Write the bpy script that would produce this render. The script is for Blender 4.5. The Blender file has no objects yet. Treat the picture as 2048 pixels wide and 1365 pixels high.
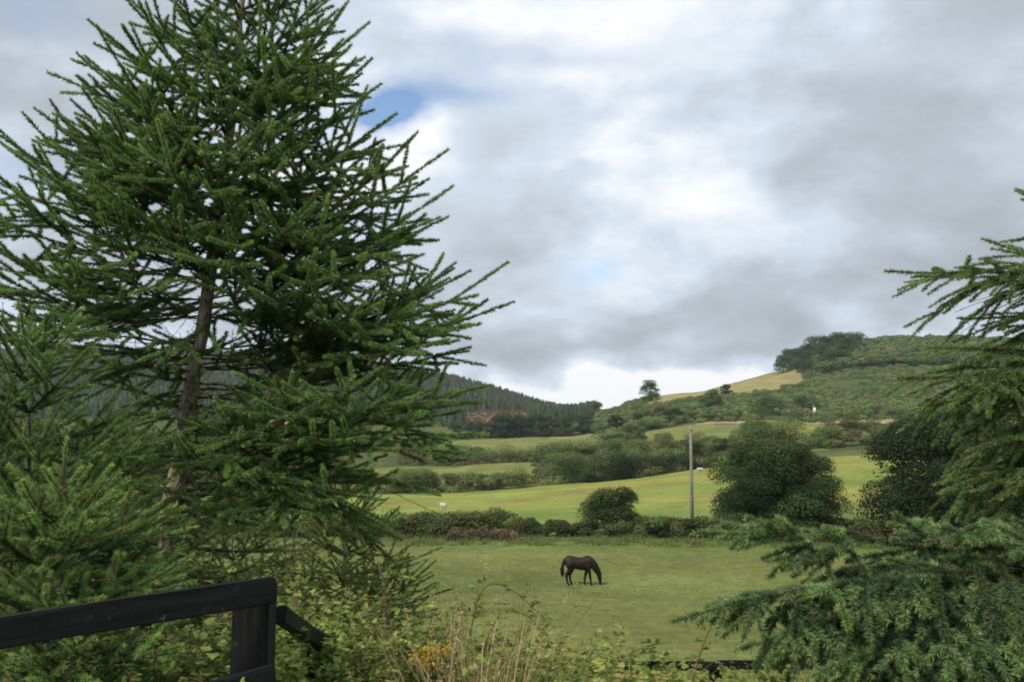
import bpy, bmesh, math, random, time
import numpy as np
T0 = time.time()
rng = np.random.default_rng(11)
random.seed(11)
R = math.radians
sc = bpy.context.scene
col = sc.collection

# ------------------------------------------------------------------ camera model (2048 x 1365 photo)
F = 1847.0
PITCH = math.atan((900 - 682.5) / F)
SP, CP = math.sin(PITCH), math.cos(PITCH)

def P(px, py, D):
    a = (px - 1024) / F; b = (682.5 - py) / F
    y = CP - b * SP; z = SP + b * CP
    return np.array([a / y * D, D, z / y * D])

def slope(py):
    b = (682.5 - py) / F
    return (SP + b * CP) / (CP - b * SP)

cam = bpy.data.cameras.new("camera"); camo = bpy.data.objects.new("camera", cam); col.objects.link(camo)
cam.sensor_width = 36; cam.lens = 36 * F / 2048
cam.clip_start = 0.05; cam.clip_end = 20000
camo.rotation_euler = (R(90) + PITCH, 0, 0)
sc.camera = camo

# ------------------------------------------------------------------ smooth numpy noise
def _h(ix, iy, s):
    n = np.sin(ix * 127.1 + iy * 311.7 + s * 74.7) * 43758.5453
    return n - np.floor(n)
def vnoise(x, y, s=0):
    ix = np.floor(x); iy = np.floor(y); fx = x - ix; fy = y - iy
    fx = fx * fx * (3 - 2 * fx); fy = fy * fy * (3 - 2 * fy)
    a = _h(ix, iy, s); b = _h(ix + 1, iy, s); c = _h(ix, iy + 1, s); d = _h(ix + 1, iy + 1, s)
    return (a * (1 - fx) + b * fx) * (1 - fy) + (c * (1 - fx) + d * fx) * fy - 0.5
def fbm(x, y, s=0):
    return vnoise(x, y, s) + .5 * vnoise(x * 2.1, y * 2.1, s + 1) + .25 * vnoise(x * 4.3, y * 4.3, s + 2)

# ------------------------------------------------------------------ terrain
NEAR_D = [0, 2, 3, 4.5, 6, 8, 10, 13, 16, 20, 25, 33, 42]
NEAR_Z = [-1.6, -1.6, -1.62, -1.7, -1.9, -2.5, -3.2, -4.2, -5.0, -5.7, -6.2, -6.6, -6.75]
ST = [48, 70, 85, 100, 140, 180, 200, 230, 265, 300, 335, 400, 480, 560, 620, 700, 800, 900, 1000, 1300, 2000, 6000]
PROF = {
 -800: [1170,1085,1048,1032,1010,990,975,950,925,905,890,870,850,830,815,790,750,715,705,730,800,890],
 300:  [1170,1085,1048,1032,1010,990,975,950,925,905,890,870,850,830,815,790,750,718,708,730,800,890],
 600:  [1170,1085,1048,1032,1010,990,975,950,925,905,890,872,852,832,818,794,756,724,714,735,800,890],
 880:  [1170,1085,1048,1032,1010,988,974,948,925,910,900,885,868,848,838,818,785,757,755,785,820,890],
 1000: [1170,1085,1047,1030,1008,980,966,944,922,906,894,880,864,838,826,814,796,786,788,820,840,890],
 1100: [1170,1085,1046,1028,1003,972,958,938,918,903,890,876,860,840,832,828,822,816,820,840,860,890],
 1185: [1170,1085,1045,1026,998,965,952,933,914,898,886,868,848,832,826,822,822,824,828,845,865,890],
 1300: [1170,1086,1044,1025,992,956,943,925,900,878,860,838,799,797,803,812,820,830,835,850,870,890],
 1400: [1170,1088,1043,1023,985,945,932,912,890,868,850,825,791,781,788,800,810,820,830,850,870,890],
 1560: [1170,1090,1042,1020,975,925,915,895,875,860,848,818,782,747,742,750,765,780,795,830,860,890],
 1700: [1172,1092,1042,1018,965,912,902,885,870,858,848,812,765,722,706,699,710,732,755,800,850,890],
 1800: [1172,1092,1042,1018,965,910,900,885,870,858,848,810,758,710,692,687,698,722,745,800,850,890],
 2048: [1172,1092,1042,1018,962,908,898,883,868,856,846,808,758,714,699,694,704,726,750,800,850,890],
 2900: [1172,1092,1042,1018,962,908,898,883,868,856,846,808,770,735,722,720,725,740,760,800,850,890],
}
_pk = sorted(PROF)
# dense table of heights: bearing column x log distance
_TD = np.concatenate([np.linspace(0, 48, 97)[:-1], np.exp(np.linspace(math.log(48), math.log(6000), 500))])
_TP = np.linspace(-800, 2900, 371)
_tab = np.zeros((len(_pk), len(_TD)))
for i, k in enumerate(_pk):
    zs = [slope(py) * d for py, d in zip(PROF[k], ST)]
    D_ = NEAR_D + ST; Z_ = NEAR_Z + zs
    z = np.interp(_TD, D_, Z_)
    far = _TD > 60
    zf = np.concatenate([z, np.full(10, z[-1])])
    ker = np.ones(13) / 13
    zsm = np.convolve(np.pad(z, 6, mode='edge'), ker, mode='valid')
    z = np.where(far, zsm, z)
    z[:97] = np.convolve(np.pad(z[:97], 3, mode='edge'), np.ones(7) / 7, mode='valid')
    _tab[i] = z
TAB = np.stack([np.interp(_TP, _pk, _tab[:, j]) for j in range(len(_TD))], 1)   # [px, D]
kp = np.ones(9) / 9
TAB = np.stack([np.convolve(np.pad(TAB[:, j], 4, mode='edge'), kp, mode='valid') for j in range(len(_TD))], 1)

def pxD(x, y):
    D = np.maximum(y, 0.0)
    px = np.clip(1024 + F * x / np.maximum(D * CP, 1e-3), -800, 2900)
    return px, np.minimum(D, 5999.0)

def ground_z(x, y):
    x = np.asarray(x, float); y = np.asarray(y, float)
    px, D = pxD(x, y)
    jf = np.interp(D, _TD, np.arange(len(_TD))); j = np.minimum(jf.astype(int), len(_TD) - 2); fj = jf - j
    i_f = (px + 800) / 10.0; i = np.minimum(i_f.astype(int), len(_TP) - 2); fi = i_f - i
    z = (TAB[i, j] * (1 - fj) + TAB[i, j + 1] * fj) * (1 - fi) + (TAB[i + 1, j] * (1 - fj) + TAB[i + 1, j + 1] * fj) * fi
    z = z + fbm(x / 6, y / 6, 3) * np.clip(D / 60, .05, .35) * .6 + fbm(x / 40, y / 40, 5) * np.clip((D - 80) / 60, 0, 2.0)
    return z

def G(px, D):
    """point on the ground at bearing px, depth D"""
    x = (px - 1024) / F * D * CP
    return np.array([x, D, float(ground_z(x, D))])

def Gv(px, D):
    x = (px - 1024) / F * D * CP
    return np.stack([x, D, ground_z(x, D)], 1)

# ------------------------------------------------------------------ object helpers
def tag(o, label=None, cat=None, group=None, kind=None):
    if label: o['label'] = label
    if cat: o['category'] = cat
    if group: o['group'] = group
    if kind: o['kind'] = kind
    return o

def empty(name, loc, label=None, cat=None, group=None):
    o = bpy.data.objects.new(name, None); col.objects.link(o)
    o.location = [float(v) for v in loc]; o.empty_display_size = .3
    return tag(o, label, cat, group)

def mesh(name, V, tris=None, quads=None, mat=None, parent=None, C=None, smooth=False, origin=None):
    V = np.asarray(V, np.float32)
    if origin is None and parent is not None: origin = np.array(parent.location)
    if origin is not None: V = V - np.asarray(origin, np.float32)
    me = bpy.data.meshes.new(name)
    me.vertices.add(len(V)); me.vertices.foreach_set('co', V.ravel())
    loops = []; starts = []; n = 0
    for f in (tris, quads):
        if f is not None and len(f):
            f = np.asarray(f, np.int32); k = f.shape[1]
            loops.append(f.ravel()); starts.append(n + np.arange(len(f)) * k); n += f.size
    L = np.concatenate(loops); S = np.concatenate(starts)
    me.loops.add(len(L)); me.loops.foreach_set('vertex_index', L.astype(np.int32))
    me.polygons.add(len(S)); me.polygons.foreach_set('loop_start', S.astype(np.int32))
    me.update(calc_edges=True)
    if C is not None:
        a = me.color_attributes.new('Col', 'FLOAT_COLOR', 'POINT')
        C = np.asarray(C, np.float32)
        if C.shape[1] == 3: C = np.concatenate([C, np.ones((len(C), 1), np.float32)], 1)
        a.data.foreach_set('color', C.ravel())
    if smooth: me.polygons.foreach_set('use_smooth', np.ones(len(S), bool))
    if mat: me.materials.append(mat)
    o = bpy.data.objects.new(name, me); col.objects.link(o)
    if parent is not None: o.parent = parent
    elif origin is not None: o.location = [float(v) for v in origin]
    return o

def copy_thing(o, loc, rotz=0, scale=1.0, label=None):
    c = o.copy(); col.objects.link(c)
    c.location = [float(v) for v in loc]; c.rotation_euler = (0, 0, rotz); c.scale = (scale,) * 3 if np.isscalar(scale) else scale
    if label: c['label'] = label
    for ch in list(o.children):
        d = ch.copy(); col.objects.link(d); d.parent = c
        for g in list(ch.children):
            e = g.copy(); col.objects.link(e); e.parent = d
    return c

class MB:
    """collects shapes into one mesh"""
    def __init__(s): s.V = []; s.T = []; s.Q = []; s.C = []; s.n = 0
    def add(s, V, tris=None, quads=None, C=None):
        V = np.asarray(V, float)
        if tris is not None and len(tris): s.T.append(np.asarray(tris) + s.n)
        if quads is not None and len(quads): s.Q.append(np.asarray(quads) + s.n)
        s.V.append(V); s.n += len(V)
        if C is None: C = np.tile([.2, .2, .2], (len(V), 1))
        C = np.asarray(C, float)
        if C.ndim == 1: C = np.tile(C, (len(V), 1))
        s.C.append(C)
    def tube(s, pts, rad, sides=6, C=None, cap=True):
        pts = np.asarray(pts, float); n = len(pts)
        rad = np.broadcast_to(np.asarray(rad, float), (n,))
        d = np.gradient(pts, axis=0); d /= np.linalg.norm(d, axis=1)[:, None] + 1e-9
        ref = np.array([0, 0, 1.]) if abs(d[0][2]) < .9 else np.array([1., 0, 0])
        V = []
        u = np.cross(ref, d[0]); u /= np.linalg.norm(u)
        for i in range(n):
            u = u - d[i] * u.dot(d[i]); u /= np.linalg.norm(u) + 1e-9
            v = np.cross(d[i], u)
            a = np.arange(sides) * 2 * math.pi / sides
            V.append(pts[i] + rad[i] * (np.cos(a)[:, None] * u + np.sin(a)[:, None] * v))
        V = np.concatenate(V)
        q = []
        for i in range(n - 1):
            for k in range(sides):
                q.append([i * sides + k, i * sides + (k + 1) % sides, (i + 1) * sides + (k + 1) % sides, (i + 1) * sides + k])
        t = []
        if cap:
            V = np.concatenate([V, pts[:1], pts[-1:]])
            a, b = n * sides, n * sides + 1
            for k in range(sides):
                t.append([a, (k + 1) % sides, k]); t.append([b, (n - 1) * sides + k, (n - 1) * sides + (k + 1) % sides])
        s.add(V, t if t else None, q, C)
    def build(s, name, mat, parent=None, smooth=False, origin=None):
        return mesh(name, np.concatenate(s.V), np.concatenate(s.T) if s.T else None, np.concatenate(s.Q) if s.Q else None,
                    mat, parent, np.concatenate(s.C), smooth, origin)

def norm(v): return v / (np.linalg.norm(v, axis=-1, keepdims=True) + 1e-9)
def rdir(n):
    v = rng.normal(size=(n, 3)); return norm(v)

# ------------------------------------------------------------------ materials
def new_mat(name):
    m = bpy.data.materials.new(name); m.use_nodes = True
    nt = m.node_tree; nt.nodes.clear()
    return m, nt
def nd(nt, t, **kw):
    n = nt.nodes.new(t)
    for k, v in kw.items(): setattr(n, k, v)
    return n

def foliage_mat(name, transl=.3, rough=.5, var=.25, spec=.3):
    m, nt = new_mat(name); L = nt.links.new
    at = nd(nt, 'ShaderNodeAttribute', attribute_name='Col')
    oi = nd(nt, 'ShaderNodeObjectInfo')
    mr = nd(nt, 'ShaderNodeMapRange'); mr.inputs[3].default_value = 1 - var; mr.inputs[4].default_value = 1 + var
    L(oi.outputs['Random'], mr.inputs[0])
    mu = nd(nt, 'ShaderNodeVectorMath', operation='SCALE'); L(at.outputs['Color'], mu.inputs[0]); L(mr.outputs[0], mu.inputs['Scale'])
    b = nd(nt, 'ShaderNodeBsdfPrincipled'); L(mu.outputs[0], b.inputs['Base Color'])
    b.inputs['Roughness'].default_value = rough; b.inputs['Specular IOR Level'].default_value = spec
    t = nd(nt, 'ShaderNodeBsdfTranslucent'); L(mu.outputs[0], t.inputs['Color'])
    mx = nd(nt, 'ShaderNodeMixShader'); mx.inputs[0].default_value = transl
    L(b.outputs[0], mx.inputs[1]); L(t.outputs[0], mx.inputs[2])
    o = nd(nt, 'ShaderNodeOutputMaterial'); L(mx.outputs[0], o.inputs[0])
    return m

def noise_mat(name, c0, c1, scale=(8, 8, 8), rough=.8, bump=.3, detail=6, spec=.3, attr=False, bdist=.02, lo=.35, hi=.65):
    m, nt = new_mat(name); L = nt.links.new
    tc = nd(nt, 'ShaderNodeTexCoord'); mp = nd(nt, 'ShaderNodeMapping'); mp.inputs['Scale'].default_value = scale
    L(tc.outputs['Object'], mp.inputs[0])
    n = nd(nt, 'ShaderNodeTexNoise'); n.inputs['Scale'].default_value = 1; n.inputs['Detail'].default_value = detail; n.inputs['Roughness'].default_value = .65
    L(mp.outputs[0], n.inputs['Vector'])
    cr = nd(nt, 'ShaderNodeValToRGB'); cr.color_ramp.elements[0].position = lo; cr.color_ramp.elements[1].position = hi
    cr.color_ramp.elements[0].color = (*c0, 1); cr.color_ramp.elements[1].color = (*c1, 1)
    L(n.outputs['Fac'], cr.inputs[0])
    b = nd(nt, 'ShaderNodeBsdfPrincipled'); b.inputs['Roughness'].default_value = rough; b.inputs['Specular IOR Level'].default_value = spec
    if attr:
        at = nd(nt, 'ShaderNodeAttribute', attribute_name='Col')
        mx = nd(nt, 'ShaderNodeMix', data_type='RGBA', blend_type='MULTIPLY'); mx.inputs[0].default_value = 1
        L(at.outputs['Color'], mx.inputs[6]); L(cr.outputs[0], mx.inputs[7]); L(mx.outputs[2], b.inputs['Base Color'])
    else:
        L(cr.outputs[0], b.inputs['Base Color'])
    bp = nd(nt, 'ShaderNodeBump'); bp.inputs['Strength'].default_value = bump; bp.inputs['Distance'].default_value = bdist
    L(n.outputs['Fac'], bp.inputs['Height']); L(bp.outputs[0], b.inputs['Normal'])
    o = nd(nt, 'ShaderNodeOutputMaterial'); L(b.outputs[0], o.inputs[0])
    return m

M_needle = foliage_mat('spruce_needles', .38, .6, .0, .12)
M_leaf = foliage_mat('leaves', .38, .6, .12, .12)
M_farleaf = foliage_mat('distant_leaves', .25, .8, .22, .05)
M_grassblade = foliage_mat('grass_blades', .4, .7, .0, .1)
M_bark = noise_mat('spruce_bark', (.11, .085, .06), (.44, .38, .30), (26, 26, 11), .95, 1.0)
M_twig = noise_mat('dry_twig', (.05, .04, .025), (.12, .09, .055), (30, 30, 30), .9, .2)
M_darkbark = noise_mat('dark_bark', (.04, .035, .025), (.11, .09, .065), (10, 10, 4), .9, .6)
M_polewood = noise_mat('pole_wood', (.15, .135, .11), (.28, .255, .215), (8, 8, .7), .85, .3)
M_white = noise_mat('white_paint', (.7, .7, .68), (.82, .82, .8), (3, 3, 3), .5, .05)
M_steel = noise_mat('grey_steel', (.25, .25, .25), (.4, .4, .4), (6, 6, 6), .5, .05)

def ground_mat():
    m, nt = new_mat('turf'); L = nt.links.new
    tc = nd(nt, 'ShaderNodeTexCoord')
    at = nd(nt, 'ShaderNodeAttribute', attribute_name='Col')
    def noi(sx, sy, detail=5, dist=0.0):
        mp = nd(nt, 'ShaderNodeMapping'); mp.inputs['Scale'].default_value = (sx, sy, .5 * sx)
        L(tc.outputs['Object'], mp.inputs[0])
        n = nd(nt, 'ShaderNodeTexNoise'); n.inputs['Scale'].default_value = 1; n.inputs['Detail'].default_value = detail
        n.inputs['Roughness'].default_value = .6; n.inputs['Distortion'].default_value = dist
        L(mp.outputs[0], n.inputs['Vector']); return n
    n1 = noi(.11, .11, 6); n2 = noi(1.6, 1.6, 6); n3 = noi(9, 9, 4); n4 = noi(.02, .05, 5, .5)
    def scaled(n, lo, hi):
        r = nd(nt, 'ShaderNodeMapRange'); r.inputs[1].default_value = .3; r.inputs[2].default_value = .7
        r.inputs[3].default_value = lo; r.inputs[4].default_value = hi; L(n.outputs['Fac'], r.inputs[0]); return r
    r1 = scaled(n1, .72, 1.25); r2 = scaled(n2, .74, 1.24); r3 = scaled(n3, .8, 1.2)
    def mul(a, b):
        k = nd(nt, 'ShaderNodeMath', operation='MULTIPLY'); L(a, k.inputs[0]); L(b, k.inputs[1]); return k.outputs[0]
    f = mul(mul(r1.outputs[0], r2.outputs[0]), r3.outputs[0])
    sc_ = nd(nt, 'ShaderNodeVectorMath', operation='SCALE'); L(at.outputs['Color'], sc_.inputs[0]); L(f, sc_.inputs['Scale'])
    # patches of drier turf
    dry = nd(nt, 'ShaderNodeVectorMath', operation='MULTIPLY'); L(sc_.outputs[0], dry.inputs[0]); dry.inputs[1].default_value = (1.2, .93, .95)
    lush = nd(nt, 'ShaderNodeVectorMath', operation='MULTIPLY'); L(sc_.outputs[0], lush.inputs[0]); lush.inputs[1].default_value = (.85, 1.02, .9)
    mx = nd(nt, 'ShaderNodeMix', data_type='RGBA'); r4 = scaled(n4, 0, 1); L(r4.outputs[0], mx.inputs[0])
    L(lush.outputs[0], mx.inputs[6]); L(dry.outputs[0], mx.inputs[7])
    b = nd(nt, 'ShaderNodeBsdfPrincipled'); b.inputs['Roughness'].default_value = .95; b.inputs['Specular IOR Level'].default_value = .1
    L(mx.outputs[2], b.inputs['Base Color'])
    bp = nd(nt, 'ShaderNodeBump'); bp.inputs['Strength'].default_value = .6; bp.inputs['Distance'].default_value = .12
    L(n2.outputs['Fac'], bp.inputs['Height']); L(bp.outputs[0], b.inputs['Normal'])
    o = nd(nt, 'ShaderNodeOutputMaterial'); L(b.outputs[0], o.inputs[0])
    return m
M_turf = ground_mat()

# ------------------------------------------------------------------ ground sheet, split by land use
ZONES = ['bank', 'paddock', 'rough_verge', 'meadow', 'scrubland', 'pasture', 'stubble_field', 'lane', 'hillside', 'heath', 'forest_floor']
ZCOL = np.array([(.10, .12, .035), (.136, .163, .049), (.10, .125, .04), (.19, .232, .055), (.075, .095, .03),
                 (.16, .185, .055), (.255, .235, .10), (.34, .27, .17), (.085, .11, .035), (.15, .10, .058), (.05, .065, .032)])
def zone(x, y):
    px, D = pxD(x, y)
    w = fbm(x / 12, y / 12, 9); w2 = fbm(px / 25.0, D / 30.0, 21)
    d = D + w * 3 * np.clip(D / 150, .3, 4)
    q = px + w2 * 16
    z = np.full(px.shape, 4)
    z[d < 24] = 0
    z[(d >= 24) & (d < 70)] = 1
    z[(d >= 70) & (d < 83)] = 2
    z[(d >= 83) & (d < 186)] = 3
    z[(q < 1075) & (d > 198) & (d < 250)] = 5
    z[(q > 880) & (q < 1240) & (d > 308) & (d < 398)] = 5
    z[(q > 540) & (q < 700) & (d > 420) & (d < 520)] = 6
    z[(q > 1235) & (q < 1480) & (d > 268 + np.clip((1300 - q), 0, 80) * .6) & (d < 338)] = 5
    z[(q > 1588) & (q < 1650) & (d > 215) & (d < 332)] = 3
    z[(q > 1400) & (q < 1800) & (d > 337) & (d < 344)] = 7
    z[(q > 1420) & (q < 1485) & (d > 322) & (d < 337)] = 9
    z[(q > 1180) & (d > 344) & (d < 900)] = 8
    z[(q > 1100) & (q < 1240) & (d > 385) & (d < 402)] = 6
    z[(q > 1300) & (q < 1607) & (d > np.interp(q, [1300, 1400, 1500, 1600], [452, 462, 478, 490])) & (d < 620)] = 6
    z[(q < 1185) & (d > 520)] = 10
    z[(q > 925) & (q < 1090) & (d > 545) & (d < 655)] = 9
    z[D > 900] = 8
    return z
th = np.concatenate([np.linspace(-180, -40, 60)[:-1], np.linspace(-40, 40, 600), np.linspace(40, 180, 60)[1:]])
rr = np.concatenate([[0.0], np.linspace(1, 40, 50), np.exp(np.linspace(math.log(41.5), math.log(1400), 240)), [1700, 2200]])
TH, RR = np.meshgrid(np.radians(th), rr, indexing='ij')
gx = RR * np.sin(TH); gy = RR * np.cos(TH)
gV = np.stack([gx, gy, ground_z(gx, gy)], 2).reshape(-1, 3)
nt_, nr_ = TH.shape
ii, jj = np.meshgrid(np.arange(nt_ - 1), np.arange(nr_ - 1), indexing='ij')
q = np.stack([ii * nr_ + jj, ii * nr_ + jj + 1, (ii + 1) * nr_ + jj + 1, (ii + 1) * nr_ + jj], -1).reshape(-1, 4)
vz = zone(gV[:, 0], gV[:, 1]); gC = ZCOL[vz].copy()
# broad colour drift inside the fields (dry patches, mown bands)
m3 = vz == 3
band = fbm(gV[:, 0] / 90, gV[:, 1] / 14, 31)
gC[m3] *= (1 + np.stack([band * .55, band * .25, band * .3], 1)[m3])
lush = np.clip((gV[:, 1] - 62) / 8, 0, 1) * (vz == 1)
gC = gC * (1 - lush[:, None] * .55) + np.array([.10, .18, .045]) * lush[:, None] * .55
m8 = (vz == 8) | (vz == 4)
hb = fbm(gV[:, 0] / 30, gV[:, 1] / 45, 41)
gC[m8] *= (1 + np.stack([hb * .9, hb * .5, hb * .5], 1)[m8])
fc = gV[q].mean(1); fz = zone(fc[:, 0], fc[:, 1])
for k, nm in enumerate(ZONES):
    s = q[fz == k]
    if not len(s): continue
    u, inv = np.unique(s, return_inverse=True)
    o = mesh(nm, gV[u], None, inv.reshape(-1, 4), M_turf, None, gC[u], True)
    o['kind'] = 'structure'
print('terrain', time.time() - T0)

# ------------------------------------------------------------------ foliage builders
def jitter(c, n, a=.18):
    c = np.asarray(c, float)
    return c * (1 + rng.normal(size=(n, 1)) * a) * (1 + rng.normal(size=(n, 3)) * a * .18)

def leaf_quads(pos, nrm, size, C, up=.0, aspect=.62):
    """ovate leaves: diamond of 4 points, slightly folded"""
    n = len(pos)
    t = norm(np.cross(nrm, rdir(n))); b = np.cross(nrm, t)
    s = np.asarray(size).reshape(-1, 1) * np.ones((n, 1))
    V = np.stack([pos - t * s * .5, pos + b * s * aspect * .5 + nrm * s * .08, pos + t * s * .5, pos - b * s * aspect * .5 + nrm * s * .08], 1)
    return V.reshape(-1, 3), np.arange(n * 4).reshape(-1, 4), np.repeat(np.clip(C, .003, 1), 4, 0)

def crown_points(lobes, n, fill=.25, wild=.06):
    """points through the shells of many lobes (cx,cy,cz,rx,ry,rz)"""
    Lb = np.asarray(lobes, float)
    w = (Lb[:, 3] * Lb[:, 5]); w = w / w.sum()
    k = rng.choice(len(Lb), n, p=w)
    d = rdir(n); d[:, 2] = np.where(d[:, 2] < -.35, -d[:, 2], d[:, 2])
    r = np.where(rng.random(n) < fill, rng.random(n) ** .5, .84 + rng.random(n) * .22 + np.abs(rng.normal(size=n)) * wild)
    return Lb[k, :3] + d * Lb[k, 3:] * r[:, None], norm(d / Lb[k, 3:] * Lb[k, 3:].mean(1)[:, None]), k

def crown(name, lobes, n, size, cols, mat, parent=None, fill=.25, lobevar=.26, origin=None, wild=.15, droop=.3):
    far = mat is M_farleaf
    if far: n = int(n * 1.7); size = size * .72
    pos, nr, k = crown_points(lobes, n, fill, wild)
    nr = norm(nr * .8 + rdir(n) * (.35 if far else .55))
    lc = np.stack([jitter(cols[rng.integers(len(cols))], 1, lobevar)[0] for _ in lobes])
    C = lc[k] * (1 + rng.normal(size=(n, 1)) * (.08 if far else .13))
    sz = size * rng.uniform(.6, 1.3, n)
    V, Q, C = leaf_quads(pos, nr, sz, C)
    return mesh(name, V, None, Q, mat, parent, C, False, origin)

def tree_lobes(c, w, h, n=28, zlo=.18, r0=.26):
    """lobes filling an uneven dome: c base centre, w half width, h height"""
    out = []
    for i in range(n):
        t = rng.uniform(zlo, .88); a = rng.uniform(0, 2 * math.pi)
        prof = math.sqrt(max(.03, 1 - ((t - .25) / .70) ** 2)) if t > .25 else .86 + .14 * t / .25
        rad = w * prof * rng.uniform(0, 1) ** .5 * .84
        r = w * r0 * rng.uniform(.7, 1.35)
        out.append((c[0] + rad * math.cos(a), c[1] + rad * math.sin(a), c[2] + t * h, r * 1.12, r * 1.12, r * .82))
    return out

def broadleaf(name, base, w, h, n_leaf, leaf, cols, label, cat='tree', group=None, lobes=40, zlo=.04, r0=.3, mat=None, trunk_r=None, lean=0):
    t = empty(name, base, label, cat, group)
    lb = tree_lobes(np.array(base) + [lean, 0, 0], w, h, lobes, zlo, r0)
    crown('crown', lb, n_leaf, leaf, cols, mat or M_leaf, t)
    mb = MB(); tr = trunk_r or h * .03
    top = np.array(base) + [lean, 0, h * .6]
    mb.tube([np.array(base) - [0, 0, .4], np.array(base) + [lean * .3, 0, h * .25], top], [tr * 1.25, tr, tr * .35], 7)
    for l in lb[::3]:
        p = np.array(base) + [lean * .4, 0, h * rng.uniform(.2, .45)]
        e = np.array(l[:3]); mb.tube([p, (p + e) / 2 + [0, 0, -.05 * h], e], [tr * .45, tr * .3, tr * .1], 5)
    mb.build('trunk', M_darkbark, t, True)
    return t

def hedge(name, path, hgt, wid, n, leaf, cols, label, cat='hedge', group=None, mat=None, step=.7, hvar=.35, stems=True):
    """path: (px, D) points; a run of overlapping leafy lobes standing on the ground"""
    pts = np.array([G(px, D) for px, D in path]); seg = np.linalg.norm(np.diff(pts, axis=0), axis=1); L = seg.sum()
    cum = np.concatenate([[0], np.cumsum(seg)])
    m = max(4, int(L / (min(wid, hgt * 1.3) * step)))
    lobes = []
    for i in range(m * 9):
        s = rng.uniform(0, L); x = np.interp(s, cum, pts[:, 0]); y = np.interp(s, cum, pts[:, 1]) + rng.uniform(-.5, .5) * wid
        hh = hgt * (1 + (fbm(np.array(s / (hgt * 3.0)), np.array(1.3 + len(label)), 7) * 1.3 + rng.uniform(-.6, .3)) * hvar)
        r = hh * rng.uniform(.16, .42); z = float(ground_z(x, y)) + rng.uniform(-.05, max(.2, 1 - r / hh)) ** 1 * hh
        lobes.append((x, y, z, r * rng.uniform(1, 1.6), r, r * .9))
    base = pts[len(pts) // 2]
    t = empty(name, base, label, cat, group)
    crown('foliage', lobes, n, leaf, cols, mat or M_leaf, t, .3, wild=.16)
    if stems:
        mb = MB()
        for i in range(m):
            s = L * (i + .5) / m; x = np.interp(s, cum, pts[:, 0]); y = np.interp(s, cum, pts[:, 1]); z = float(ground_z(x, y))
            mb.tube([(x, y, z - .2), (x + rng.uniform(-.3, .3), y, z + hgt * .6)], [.05, .02], 5)
        mb.build('stem', M_darkbark, t)
    return t

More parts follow.
